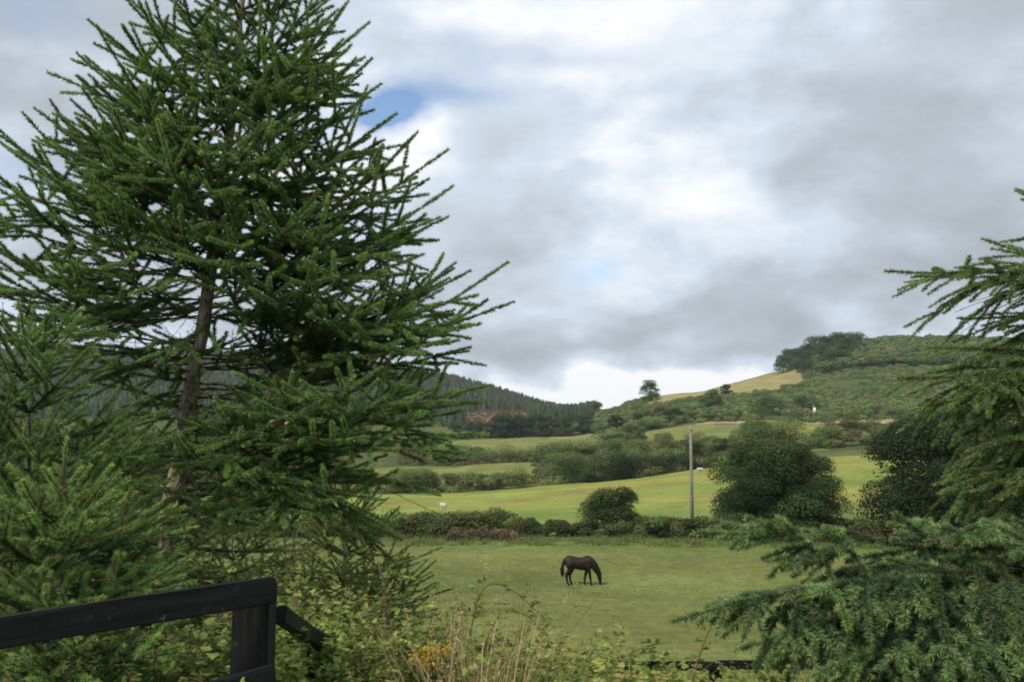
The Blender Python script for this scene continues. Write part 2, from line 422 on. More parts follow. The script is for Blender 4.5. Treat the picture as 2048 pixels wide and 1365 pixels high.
# ------------------------------------------------------------------ spruce generator (annual growth)
class Spruce:
    def __init__(s, dens=260, nlen=.018, nwid=.0026, seed=1, green=None, droop=0., keep=4, inter=.35, limbneedle=.2, roll=1.0, olddens=.3):
        s.olddens = olddens
        s.roll = roll
        s.inter = inter; s.limbneedle = limbneedle
        s.seg = []; s.limbs = []; s.r = random.Random(seed); s.dens = dens; s.nlen = nlen; s.nwid = nwid; s.droop = droop; s.keep = keep
        s.green = green or dict(new=(.19, .29, .10), mid=(.105, .175, .068), old=(.08, .12, .05), dead=(.15, .11, .055))
    def add(s, a, b, age, order, rad, dead=False):
        s.seg.append((*a, *b, age, order, rad, 1.0 if dead else 0.0))
    def lateral(s, p, d, years, inc, order, maxo, trop, dead):
        r = s.r; up = np.array([0, 0, 1.])
        for i in range(years):
            age = years - 1 - i
            L = inc * r.uniform(.75, 1.2) * (.94 ** i) * (1.38 if age == 0 else 1)
            d = d + up * trop * .5 + np.array([r.gauss(0, .05), r.gauss(0, .05), r.gauss(0, .05)]); d = d / np.linalg.norm(d)
            q = p + d * L * .5
            d2 = d + up * trop * .5; d2 = d2 / np.linalg.norm(d2)
            e = q + d2 * L * .5
            rad = .0022 + .0012 * age
            s.add(p, q, age, order, rad, dead); s.add(q, e, age, order, rad, dead)
            if order < maxo and age >= 1:
                side = np.cross(d2, up); ns = np.linalg.norm(side)
                side = side / ns if ns > .05 else np.array([1., 0, 0])
                upl = np.cross(side, d2)
                for sg in (1, -1):
                    if r.random() < .12: continue
                    an = R(r.uniform(38, 62))
                    ld = d2 * math.cos(an) + sg * side * math.sin(an) + upl * s.roll * r.uniform(-.35, .55)
                    s.lateral(e, ld / np.linalg.norm(ld), min(age, 2), inc * r.uniform(.6, .82), order + 1, maxo, trop, dead)
                if r.random() < s.inter:      # small shoot between the nodes
                    sg = r.choice((1, -1)); an = R(r.uniform(45, 70))
                    ld = d2 * math.cos(an) + sg * side * math.sin(an) + upl * r.uniform(-.4, .7)
                    s.lateral(q, ld / np.linalg.norm(ld), 1, inc * .55, order + 1, maxo, trop, dead)
            p = e; d = d2
    def limb(s, p0, p1, p2, inc=.2, rad=.014, maxo=3, trop=.12, lat=.72, cap=5, dead=0., bare=.15, tipup=.0, k=4):
        """main limb along a quadratic curve p0-p1-p2"""
        r = s.r; p0, p1, p2 = map(np.asarray, (p0, p1, p2))
        L = np.linalg.norm(p1 - p0) + np.linalg.norm(p2 - p1); L = .5 * L + .5 * np.linalg.norm(p2 - p0)
        n = max(2, int(round(L / inc)))
        B = lambda t: (1 - t) ** 2 * p0 + 2 * t * (1 - t) * p1 + t * t * p2
        tt_ = [(i / (n + .6)) if i < n else 1.0 for i in range(n + 1)]
        pts = [B(tt_[i]) + np.array([r.gauss(0, .012), r.gauss(0, .012), r.gauss(0, .012)]) * (i > 0) for i in range(n + 1)]
        up = np.array([0, 0, 1.]); wood = []
        for i in range(n):
            a, b = pts[i], pts[i + 1]; age = n - 1 - i
            fr = (i + 1) / n
            rd = rad * (1 - .8 * i / n)
            mid = (a + b) / 2 + np.array([r.gauss(0, .006)] * 3)
            s.add(a, mid, age, 0, .003 + rd * .2); s.add(mid, b, age, 0, .003 + rd * .2)
            wood.append((a, rd))
            d = (b - a); d = d / np.linalg.norm(d)
            side = np.cross(d, up); ns = np.linalg.norm(side); side = side / ns if ns > .05 else np.array([1., 0, 0]); upl = np.cross(side, d)
            if age < 1: continue
            isdead = r.random() < dead and fr < .75
            for j in range(k if age > 1 else k + 1):
                at = b if j < 2 else mid
                sg = (1, -1)[j % 2] if j < 2 else r.choice((1, -1))
                an = R(r.uniform(40, 62))
                ld = d * math.cos(an) + sg * side * math.sin(an) + upl * s.roll * (r.uniform(-.5, .6) if j < 2 else r.uniform(.1, .9) * r.choice((1, 1, -1)))
                yrs = min(age, cap)
                if fr < bare: yrs = max(1, yrs - 2)
                s.lateral(at, ld / np.linalg.norm(ld), yrs, inc * lat * r.uniform(.8, 1.1), 1, maxo, trop - s.droop * r.uniform(.5, 1), isdead or (fr < bare and r.random() < .5))
        wood.append((pts[-1], rad * .15))
        s.limbs.append(wood)
    def build(s, root, name='crown', wood_each=True):
        A = np.array(s.seg); a = A[:, :3]; b = A[:, 3:6]; age = A[:, 6]; order = A[:, 7]; rad = A[:, 8]; dead = A[:, 9] > 0
        n = len(A); d = b - a; L = np.linalg.norm(d, axis=1); d = d / L[:, None]
        # twigs
        ref = np.where(np.abs(d[:, 2:3]) < .9, [[0, 0, 1.]], [[1., 0, 0]]); u = norm(np.cross(ref, d)); v = np.cross(d, u)
        ang = np.array([0, 2.094, 4.189])
        ring = np.cos(ang)[None, :, None] * u[:, None] + np.sin(ang)[None, :, None] * v[:, None]
        V = np.concatenate([a[:, None] + ring * rad[:, None, None], b[:, None] + ring * rad[:, None, None] * .85], 1).reshape(-1, 3)
        q0 = np.array([[0, 1, 4, 3], [1, 2, 5, 4], [2, 0, 3, 5]])
        Q = (np.arange(n)[:, None, None] * 6 + q0).reshape(-1, 4)
        tw = np.where((age < 1)[:, None], [[.13, .13, .05]], [[.10, .07, .04]]) * rng.uniform(.7, 1.3, (n, 1))
        tw[dead] = np.array([.11, .085, .06])
        C = np.repeat(tw, 6, 0)
        # needles
        dens = s.dens * np.where(age <= 1, 1.0, np.where(age <= s.keep, .8, np.where(age <= s.keep + 2, s.olddens, .04)))
        dens = np.where(dead, 14, dens)
        dens = dens * np.where(order == 0, np.where(age > s.keep, s.limbneedle, 1), 1)
        cnt = np.floor(dens * L + rng.random(n)).astype(int)
        k = np.repeat(np.arange(n), cnt); m = len(k)
        t = rng.random(m)[:, None]; base = a[k] + d[k] * L[k][:, None] * t
        az = rng.uniform(0, 2 * math.pi, m)
        rad_v = np.cos(az)[:, None] * u[k] + np.sin(az)[:, None] * v[k]
        rad_v[:, 2] += .25; rad_v = norm(rad_v)
        fa = np.radians(rng.uniform(38, 62, m))[:, None]
        nd_ = d[k] * np.cos(fa) + rad_v * np.sin(fa)
        w = norm(np.cross(nd_, rdir(m)))
        ln = (s.nlen * rng.uniform(.75, 1.15, m) * np.where(age[k] > 2, .9, 1.0))[:, None]
        tipf = np.where((age[k] == 0), 1 - .35 * t[:, 0] ** 3, 1)[:, None]
        ln = ln * tipf
        hw = s.nwid * .5
        NV = np.stack([base + w * hw, base + nd_ * ln, base - w * hw], 1).reshape(-1, 3)
        g = s.green
        cc = np.where((age[k] == 0)[:, None], g['new'], np.where((age[k] <= 2)[:, None], g['mid'], g['old']))
        cc = np.where((dead[k] | (age[k] > s.keep + 1))[:, None], g['dead'], cc)
        shoot = rng.normal(size=(n, 1)) * .16
        hue = rng.normal(size=(n, 3)) * .06
        cc = cc * (1 + shoot[k]) * (1 + hue[k]) * (1 + rng.normal(size=(m, 1)) * .12)
        tip = ((age[k] == 0) & (t[:, 0] > .7))[:, None]
        cc = np.where(tip, cc * [1.3, 1.2, 1.05], cc)
        NC = np.repeat(np.clip(cc, .004, 1), 3, 0)
        NQ = len(V) + np.arange(m * 3).reshape(-1, 3)
        o = mesh(name, np.concatenate([V, NV]), NQ, Q, M_needle, root, np.concatenate([C, NC]))
        for wd in s.limbs:
            mb = MB(); mb.tube([p for p, _ in wd], [q for _, q in wd], 5); mb.build('branch', M_twig, root, True)
        print(name, 'segments', n, 'needles', m, time.time() - T0)
        return o

def bez(p0, p1, ctl): return p0, ctl, p1

def interp_path(pts, py):
    """pts: list of (px,py,D) from low to high; return the point at image row py"""
    pts = sorted(pts, key=lambda t: t[1])
    ys = [t[1] for t in pts]
    return P(np.interp(py, ys, [t[0] for t in pts]), py, np.interp(py, ys, [t[2] for t in pts]))

def trunk_mesh(pts, radii, root, mat=M_bark, knots=18):
    mb = MB(); n = 40
    t = np.linspace(0, 1, len(pts)); tt = np.linspace(0, 1, n)
    pp = np.stack([np.interp(tt, t, np.array(pts)[:, i]) for i in range(3)], 1)
    pp[1:-1] += rng.normal(size=(n - 2, 3)) * [.008, .008, 0]
    rr_ = np.interp(tt, t, radii) * (1 + rng.normal(size=n) * .05)
    mb.tube(pp, rr_, 10, [.9, .9, .9])
    for i in range(knots):      # branch stubs
        j = rng.integers(2, n - 8); a = rng.uniform(0, 6.28); d = np.array([math.cos(a), math.sin(a), rng.uniform(-.3, .3)])
        mb.tube([pp[j], pp[j] + d * (rr_[j] + rng.uniform(.02, .12))], [.009, .004], 5, [.8, .8, .8])
    return mb.build('trunk', mat, root, True)

# ------------------------------------------------------------------ the big spruce on the left
TR = [(330, 1330, 7.0), (335, 1090, 7.0), (352, 960, 7.0), (378, 800, 7.0), (402, 670, 7.0), (430, 480, 7.0), (455, 300, 7.0), (475, 120, 7.0), (488, -60, 7.0), (495, -250, 7.0), (500, -430, 7.0)]
tb = P(*TR[0]); tb[2] = float(ground_z(tb[0], tb[1]))
spruce = empty('spruce_tree', tb, 'tall spruce with bare lower trunk, filling the left of the view', 'tree')
tp = [tb - [0, 0, .2]] + [P(*t) for t in TR]
trunk_mesh(tp, [.085, .078, .068, .064, .058, .052, .045, .036, .028, .02, .012, .004], spruce)
S = Spruce(dens=1150, nlen=.034, nwid=.007, seed=5, keep=2, inter=.15, olddens=.35)
def key_limb(S, path, apy, tip, sag=.0, **kw):
    p0 = interp_path(path, apy); p2 = P(*tip)
    c = p0 * .5 + p2 * .5; c[2] -= sag
    S.limb(p0, c, p2, **kw)
# limbs whose ends make the outline
for apy, tip, sag in [
    (250, (742, 40, 6.9), .12), (330, (748, 115, 7.2), .15), (420, (790, 225, 6.8), .2), (300, (700, 0, 7.3), .1), (360, (762, 170, 6.6), .15),
    (540, (900, 300, 7.0), .3), (600, (906, 372, 6.7), .28), (560, (838, 262, 7.4), .3), (620, (895, 430, 7.3), .2), (640, (850, 510, 6.5), .15),
    (740, (1016, 525, 6.9), .42), (735, (1022, 606, 6.7), .22), (730, (905, 555, 7.4), .25), (700, (905, 620, 6.4), .12),
    (800, (945, 700, 7.2), .05), (850, (985, 772, 6.6), .22), (860, (972, 868, 6.3), .02), (850, (900, 800, 6.0), .05),
    (900, (880, 985, 6.4), -.05), (890, (805, 1075, 6.2), -.1), (880, (860, 905, 5.9), .05), (930, (760, 1000, 5.9), .0),
    (330, (165, 112, 7.0), .15), (250, (172, 42, 6.8), .12), (420, (62, 218, 6.9), .2), (440, (120, 300, 6.5), .12), (480, (-10, 282, 7.1), .2),
    (510, (-70, 330, 6.7), .16), (560, (-90, 410, 7.1), .12), (600, (-60, 520, 6.6), .08), (640, (-110, 575, 7.2), .05), (690, (-60, 640, 6.8), .02),
    (180, (250, -10, 6.9), .1), (150, (690, -60, 7.1), .1), (720, (40, 690, 6.6), .0), (380, (210, 200, 7.3), .12)]:
    S.limb(interp_path(TR, apy), (interp_path(TR, apy) + P(*tip)) / 2 - [0, 0, sag], P(*tip), inc=.31, rad=.008, maxo=2, trop=.03, cap=3, lat=1.0, k=3, dead=0 if apy < 500 else .1)
# whorls all round
py = 1140
while py > -400:
    nW = 4
    a0 = S.r.uniform(0, 6.28)
    for i in range(nW):
        a = a0 + i * 6.283 / nW + S.r.uniform(-.3, .3)
        Ln = float(np.interp(py, [-430, -250, 0, 200, 400, 600, 800, 1000], [.1, .42, .8, 1.05, 1.3, 1.55, 1.5, 1.2])) * S.r.uniform(.6, 1.15)
        if py > 640 and abs(math.sin(a) + 1) < .5: Ln *= .35
        el = R(float(np.interp(py, [-430, 0, 300, 600, 800, 1000], [60, 30, 14, 2, -6, -12]))) + S.r.gauss(0, .09)
        p0 = interp_path(TR, py + S.r.uniform(-14, 14))
        h = np.array([math.cos(a), math.sin(a), 0])
        p2 = p0 + h * Ln * math.cos(el) + np.array([0, 0, Ln * math.sin(el) + .07 * Ln])
        p1 = p0 + h * Ln * .5 + np.array([0, 0, Ln * .5 * math.sin(el) - .08 * Ln])
        S.limb(p0, p1, p2, inc=.31, rad=.008, maxo=2, trop=.03, cap=3 if py < 690 else 2, lat=1.0, k=3, dead=(0 if py < 400 else .1) if py < 650 else .6, bare=.2 if py < 650 else .5)
    py -= 74
# shorter limbs reaching forward over the upper trunk
for i in range(20):
    ap = 590 - i * 38; a = -1.57 + S.r.uniform(-.75, .75); p0 = interp_path(TR, ap); Ln = float(np.interp(ap, [-200, 200, 600], [.45, .7, .95])) * S.r.uniform(.7, 1.1)
    h = np.array([math.cos(a), math.sin(a), 0]); el = S.r.uniform(.1, .45)
    S.limb(p0, p0 + h * Ln * .5 + [0, 0, Ln * .2], p0 + h * Ln * math.cos(el) + [0, 0, Ln * math.sin(el)], inc=.27, rad=.007, maxo=2, trop=.04, cap=3, lat=.9, k=3, bare=.0)
# bare dead twigs standing out from the lower trunk
for i in range(30):
    ap = 690 + i * 13; a = S.r.uniform(0, 6.28); p0 = interp_path(TR, ap); Ln = S.r.uniform(.4, 1.1)
    h = np.array([math.cos(a), math.sin(a) * .7, 0]); p2 = p0 + h * Ln + [0, 0, -Ln * S.r.uniform(.0, .4)]
    S.limb(p0, p0 + h * Ln * .5 + [0, 0, Ln * S.r.uniform(-.05, .15)], p2, inc=.16, rad=.007, maxo=2, trop=.0, cap=2, lat=.9, k=3, dead=1.0, bare=1.0)
S.limb(interp_path(TR, -380), P(501, -430, 7), P(502, -520, 7), inc=.25, rad=.008)
S.build(spruce)

# ------------------------------------------------------------------ smaller spruces on the left
def young_spruce(name, apex, D, half, base_py, label, seed, green=None, whorl=46, dens=1300, nlen=.027, nwid=.0052, apex_len=.34, inc=.2, dead=.05):
    ap = P(apex[0], apex[1], D); b = ap.copy(); b[2] = float(ground_z(b[0], b[1]))
    root = empty(name, b, label, 'tree')
    trunk_mesh([b - [0, 0, .1], b * .5 + ap * .5 + [.02, 0, 0], ap], [.022, .012, .003], root, M_darkbark, knots=3)
    s = Spruce(dens=dens, nlen=nlen, nwid=nwid, seed=seed, green=green, keep=5)
    s.limb(ap - [0, 0, apex_len], ap - [0.005, 0, apex_len / 2], ap, inc=apex_len / 2, rad=.006, cap=1, k=2)
    z = apex_len * .9
    H = ap[2] - b[2]; yr = 1
    while z < H * .97:
        L = min(half, .16 + z * half / (H * .62)); a0 = s.r.uniform(0, 6.28); nW = 6
        for i in range(nW):
            a = a0 + i * 6.283 / nW + s.r.uniform(-.25, .25); el = R(float(np.interp(z / H, [0, .25, .6, 1], [55, 32, 8, -8])))
            Ln = L * s.r.uniform(.8, 1.15); p0 = ap - [0, 0, z]; h = np.array([math.cos(a), math.sin(a), 0])
            p2 = p0 + h * Ln * math.cos(el) + np.array([0, 0, Ln * math.sin(el)])
            s.limb(p0, p0 + h * Ln * .5 + np.array([0, 0, Ln * .5 * math.sin(el) - .06 * Ln]), p2, inc=inc, rad=.006, maxo=2, trop=.12, cap=3, bare=.0, lat=.9, dead=dead, k=3)
        z += (.17 if z < .6 else .22) if D < 8 else .32
    s.build(root)
    return root
G_young = dict(new=(.16, .245, .08), mid=(.085, .145, .052), old=(.065, .10, .04), dead=(.09, .065, .03))
G_sap = dict(new=(.21, .30, .10), mid=(.10, .165, .058), old=(.08, .12, .045), dead=(.11, .08, .04))
young_spruce('spruce_sapling', (134, 872), 3.9, .62, 1200, 'young spruce sapling with pale upright leader behind the black rail', 21, G_sap, apex_len=.42)
young_spruce('young_spruce', (70, 615), 5.6, 1.15, 1100, 'bushy young spruce at the left edge behind the sapling', 22, None, dens=1000, nlen=.03, nwid=.0062, inc=.27)

G_shade = dict(new=(.15, .20, .06), mid=(.09, .13, .045), old=(.07, .09, .035), dead=(.14, .095, .05))
for (ax, ay), D_, hf, lab, sd in [((40, 840), 12.5, 1.9, 'spruce behind the young trees at far left', 31), ((245, 830), 13.5, 2.0, 'spruce behind the bare trunk, left of it', 32), ((470, 910), 12.0, 1.7, 'spruce behind the bare trunk, right of it', 33), ((690, 930), 10.5, 1.4, 'low dense spruce right of the bare trunk at the paddock edge', 34)]:
    young_spruce('young_spruce', (ax, ay), D_, hf, 0, lab, sd, G_shade, dens=520, nlen=.036, nwid=.010, inc=.34, dead=.4, apex_len=.4)

# ------------------------------------------------------------------ spruces entering from the right
G_olive = dict(new=(.18, .26, .095), mid=(.095, .14, .055), old=(.11, .085, .042), dead=(.15, .095, .05))
TR2 = [(2330, 1500, 5.8), (2330, 900, 5.8), (2330, 300, 5.8), (2330, -200, 5.8)]
b2 = P(*TR2[0]); b2[2] = float(ground_z(b2[0], b2[1]))
spruce2 = empty('spruce_tree', b2, 'spruce at the right edge with olive, brown hanging twigs', 'tree')
trunk_mesh([b2 - [0, 0, .2], P(2330, 900, 5.8), P(2330, 300, 5.8), P(2330, -200, 5.8)], [.12, .1, .06, .01], spruce2)
S2 = Spruce(dens=1100, nlen=.029, nwid=.0058, seed=8, green=G_olive, droop=.22, keep=3, inter=.2, roll=.5)
for apy, tip, sag, dr in [
    (480, (2032, 378, 5.7), .1, .0), (540, (1958, 478, 5.8), .1, .25), (560, (1772, 545, 5.5), -.06, .3), (570, (1830, 560, 5.7), -.08, .4), (640, (1915, 640, 5.6), -.05, .5),
    (720, (1850, 700, 5.3), -.08, .5), (760, (1850, 820, 5.5), -.12, .5), (820, (1800, 760, 5.1), -.15, .5), (850, (1935, 900, 5.0), -.12, .6), (880, (1880, 990, 5.3), -.12, .5),
    (900, (1930, 1050, 5.5), -.1, .6), (760, (1960, 760, 4.9), -.1, .6), (820, (1960, 880, 5.4), -.1, .6), (940, (1930, 1080, 5.1), -.1, .6), (700, (1950, 800, 6.2), -.1, .6),
    (780, (1960, 960, 6.1), -.1, .6), (860, (2000, 1000, 4.9), -.1, .6), (640, (1980, 690, 6.3), 0, .5), (1020, (1800, 1150, 4.6), -.1, .8), (1040, (1880, 1240, 4.5), -.12, .9), (1030, (1950, 1130, 4.4), -.1, .8), (1080, (1830, 1330, 4.6), -.12, .9), (1060, (1990, 1280, 4.4), -.1, .9), (1090, (1930, 1380, 4.5), -.1, .9), (560, (2040, 560, 5.2), 0, .3)]:
    S2.droop = dr
    S2.limb(interp_path(TR2, apy), (interp_path(TR2, apy) + P(*tip)) / 2 - [0, 0, sag], P(*tip), inc=.26, rad=.008, maxo=2, trop=.03, cap=3, lat=1.05, dead=.2, bare=.3, k=3)
py = 1050
while py > -150:
    a0 = S2.r.uniform(0, 6.28)
    for i in range(4):
        a = a0 + i * 1.571 + S2.r.uniform(-.3, .3)
        if math.cos(a) < -.35: continue
        Ln = float(np.interp(py, [-200, 200, 600, 1050], [.2, .7, 1.1, 1.2])); h = np.array([math.cos(a), math.sin(a), 0])
        p0 = interp_path(TR2, py)
        S2.droop = .3
        S2.limb(p0, p0 + h * Ln * .5 + [0, 0, .05], p0 + h * Ln + [0, 0, -.1], inc=.24, rad=.014, maxo=2, trop=.05, cap=3, dead=.3, bare=.4)
    py -= 150
S2.build(spruce2)

G_blue = dict(new=(.20, .29, .12), mid=(.112, .175, .08), old=(.085, .12, .05), dead=(.09, .075, .035))
TR3 = [(2520, 1700, 4.2), (2520, 1000, 4.2), (2520, 780, 4.2)]
b3 = P(*TR3[0]); b3[2] = float(ground_z(b3[0], b3[1]))
spruce3 = empty('spruce_tree', b3, 'near spruce with drooping blue green boughs over the lower right corner', 'tree')
trunk_mesh([b3 - [0, 0, .2], P(2520, 1200, 4.2), P(2520, 1000, 4.2), P(2520, 780, 4.2)], [.11, .09, .06, .01], spruce3)
S3 = Spruce(dens=1500, nlen=.034, nwid=.0056, seed=14, green=G_blue, droop=.5, keep=6, inter=.25, limbneedle=1, roll=.6)
for apy, tip, sag, dr, cap in [
    (1130, (1345, 1235, 3.8), -.20, .55, 4), (1120, (1385, 1060, 4.1), .02, .2, 3), (1140, (1560, 1200, 3.6), -.14, .7, 4), (1160, (1470, 1300, 3.7), -.2, .7, 4),
    (1180, (1620, 1350, 3.5), -.22, .8, 4), (1110, (1775, 1075, 4.3), -.02, .1, 2), (1130, (1680, 1215, 4.1), -.14, .8, 4),
    (1200, (1760, 1400, 3.7), -.2, .8, 4), (1210, (1560, 1440, 3.9), -.2, .7, 4), (1220, (1950, 1450, 3.5), -.15, .8, 3), (1190, (1790, 1330, 4.0), -.12, .8, 3)]:
    S3.droop = dr
    S3.limb(interp_path(TR3, apy), (interp_path(TR3, apy) + P(*tip)) / 2 - [0, 0, sag], P(*tip), inc=.155, rad=.006, maxo=2, trop=.02, lat=.95, cap=cap, dead=.05, bare=.2, k=3)
S3.build(spruce3)

# ------------------------------------------------------------------ the black fence in front
def fence_mat():
    m, nt = new_mat('black_stain'); L = nt.links.new
    tc = nd(nt, 'ShaderNodeTexCoord'); mp = nd(nt, 'ShaderNodeMapping'); mp.inputs['Scale'].default_value = (3, 40, 40); L(tc.outputs['Object'], mp.inputs[0])
    n = nd(nt, 'ShaderNodeTexNoise'); n.inputs['Scale'].default_value = 1; n.inputs['Detail'].default_value = 6; L(mp.outputs[0], n.inputs['Vector'])
    n2 = nd(nt, 'ShaderNodeTexNoise'); n2.inputs['Scale'].default_value = 24; n2.inputs['Roughness'].default_value = .75; n2.inputs['Detail'].default_value = 8; L(tc.outputs['Object'], n2.inputs['Vector'])
    cr = nd(nt, 'ShaderNodeValToRGB'); cr.color_ramp.elements[0].position = .35; cr.color_ramp.elements[1].position = .8
    cr.color_ramp.elements[0].color = (.005, .005, .006, 1); cr.color_ramp.elements[1].color = (.02, .0195, .021, 1)
    L(n.outputs['Fac'], cr.inputs[0])
    cr2 = nd(nt, 'ShaderNodeValToRGB'); cr2.color_ramp.elements[0].position = .6; cr2.color_ramp.elements[1].position = .72; L(n2.outputs['Fac'], cr2.inputs[0])
    mx = nd(nt, 'ShaderNodeMix', data_type='RGBA'); L(cr2.outputs[0], mx.inputs[0]); L(cr.outputs[0], mx.inputs[6]); mx.inputs[7].default_value = (.09, .088, .085, 1)
    b = nd(nt, 'ShaderNodeBsdfPrincipled'); b.inputs['Roughness'].default_value = .62; b.inputs['Specular IOR Level'].default_value = .2; L(mx.outputs[2], b.inputs['Base Color'])
    bp = nd(nt, 'ShaderNodeBump'); bp.inputs['Strength'].default_value = .35; bp.inputs['Distance'].default_value = .004; L(n.outputs['Fac'], bp.inputs['Height']); L(bp.outputs[0], b.inputs['Normal'])
    o = nd(nt, 'ShaderNodeOutputMaterial'); L(b.outputs[0], o.inputs[0]); return m
M_fence = fence_mat()

def beam(name, a, b, w, h, parent, upv=(0, 0, 1), mat=None, bev=.006):
    """a squared timber from a to b, bevelled; x along the grain"""
    a = np.asarray(a, float); b = np.asarray(b, float); d = b - a; L = np.linalg.norm(d); d /= L
    s = np.cross(np.asarray(upv, float), d); s /= np.linalg.norm(s); u = np.cross(d, s)
    bm = bmesh.new(); bmesh.ops.create_cube(bm, size=1)
    for v in bm.verts: v.co = (v.co.x * L, v.co.y * w, v.co.z * h)
    bmesh.ops.bevel(bm, geom=bm.edges[:], offset=bev, segments=2, affect='EDGES')
    # cut along the grain and warp a little so edges are not ruler straight
    for k in range(1, 8):
        bmesh.ops.bisect_plane(bm, geom=bm.verts[:] + bm.edges[:] + bm.faces[:], plane_co=(L * (k / 8 - .5), 0, 0), plane_no=(1, 0, 0))
    ph = random.uniform(0, 6)
    for v in bm.verts:
        v.co.z += .0035 * math.sin(v.co.x * 3.1 + ph) + random.uniform(-.0008, .0008)
        v.co.y += .003 * math.sin(v.co.x * 2.3 + ph * 2) + random.uniform(-.0008, .0008)
    me = bpy.data.meshes.new(name); bm.to_mesh(me); bm.free(); me.materials.append(mat or M_fence)
    o = bpy.data.objects.new(name, me); col.objects.link(o); o.parent = parent
    from mathutils import Matrix, Vector
    c = (a + b) / 2 - np.array(parent.location)
    Mx = Matrix([[d[0], s[0], u[0], c[0]], [d[1], s[1], u[1], c[1]], [d[2], s[2], u[2], c[2]], [0, 0, 0, 1]])
    o.matrix_local = Mx
    return o

cpt = P(508, 1165, 3.3); cg = float(ground_z(cpt[0], cpt[1]))
fence = empty('fence', (cpt[0], cpt[1], cg), 'black timber rail fence with square corner post, nearest the camera', 'fence')
def post(parent, x, y, top, w=.1):
    g = float(ground_z(x, y)); beam('post', (x, y, g - .3), (x, y, top), w, w, parent, (0, 1, 0))
post(fence, cpt[0], 3.32, cpt[2] - .004, .125)
# rail along the left: nearer the camera as it goes left
ra = P(-420, 1336, 2.45); rb = P(548, 1179, 3.24)
beam('rail', ra, rb, .045, .09, fence)
ra2 = P(-420, 1660, 2.45); rb2 = P(548, 1358, 3.24)
beam('rail', ra2, rb2, .045, .098, fence)
lx, ly = P(-400, 1300, 2.46)[:2]
post(fence, lx, ly + .08, P(-400, 1290, 2.46)[2], .11)
# run going downhill away from the corner
c2 = P(742, 1322, 5.1); c3g = c2 + (c2 - cpt) * 1.6
beam('rail', cpt + [.07, .1, -.13], c2 + [0, .05, -.09], .04, .065, fence)
beam('rail', cpt + [.08, .1, -.5], c2 + [0, .05, -.49], .04, .07, fence)
beam('rail', c2 + [0, .1, -.06], c3g + [0, 0, -.06], .045, .1, fence)
post(fence, c2[0] - .03, 5.1, c2[2] + .02, .11); post(fence, c3g[0], c3g[1], c3g[2] + .02, .11)
mid = (cpt + c2) / 2
post(fence, mid[0] - .02, mid[1], mid[2] - .01, .1)

f2p = P(1432, 1338, 9.2); g2 = float(ground_z(f2p[0], 9.2))
fence2 = empty('fence', (f2p[0], 9.2, g2), 'lower black rail fence glimpsed behind the weeds at bottom right', 'fence')
for px in (1190, 1432, 1690, 1950):
    q_ = P(px, 1336, 9.24); post(fence2, q_[0], 9.26, q_[2], .11)
for pa, pb in ((1190, 1432), (1432, 1690), (1690, 1950)):
    for dy in (0, .48):
        a_ = P(pa, 1331, 9.17); b_ = P(pb, 1331 + rng.uniform(-2, 2), 9.17); a_[2] -= dy; b_[2] -= dy
        a_[0] += .003; b_[0] -= .003
        beam('rail', a_, b_, .04, .085, fence2)

# ------------------------------------------------------------------ undergrowth
def compound_leaves(pos, dirs, size, C, n3=3):
    """three toothed leaflets per stalk; each leaflet is 6 points folded along the midrib"""
    n = len(pos); outV = []; outT = []; outC = []
    up = np.array([0, 0, 1.])
    for j in range(n3):
        a = (0, 1.15, -1.15, .5, -.5)[j]
        side = norm(np.cross(dirs, up) + rdir(n) * .15); fw = norm(dirs * math.cos(a) + side * math.sin(a) + rdir(n) * .18)
        nr = norm(np.cross(side, dirs) + rdir(n) * .35); sd = norm(np.cross(fw, nr)); nr = np.cross(sd, fw)
        s = (size * rng.uniform(.7, 1.15, n) * (1 if j == 0 else .82))[:, None]
        b = pos + dirs * s * .25
        pts = [b, b + fw * s * .28 + sd * s * .34 + nr * s * .06, b + fw * s * .75 + sd * s * .31 + nr * s * .05, b + fw * s * 1.05 - nr * s * .06,
               b + fw * s * .75 - sd * s * .31 + nr * s * .05, b + fw * s * .28 - sd * s * .34 + nr * s * .06]
        outV.append(np.stack(pts, 1).reshape(-1, 3))
        base = np.arange(n)[:, None, None] * 6 + j * n * 6
        outT.append((base + np.array([[0, 1, 2], [0, 2, 3], [0, 3, 4], [0, 4, 5]])).reshape(-1, 3))
        outC.append(np.repeat(C * (1 + rng.normal(size=(n, 1)) * .1), 6, 0))
    return np.concatenate(outV), np.concatenate(outT), np.concatenate(outC)

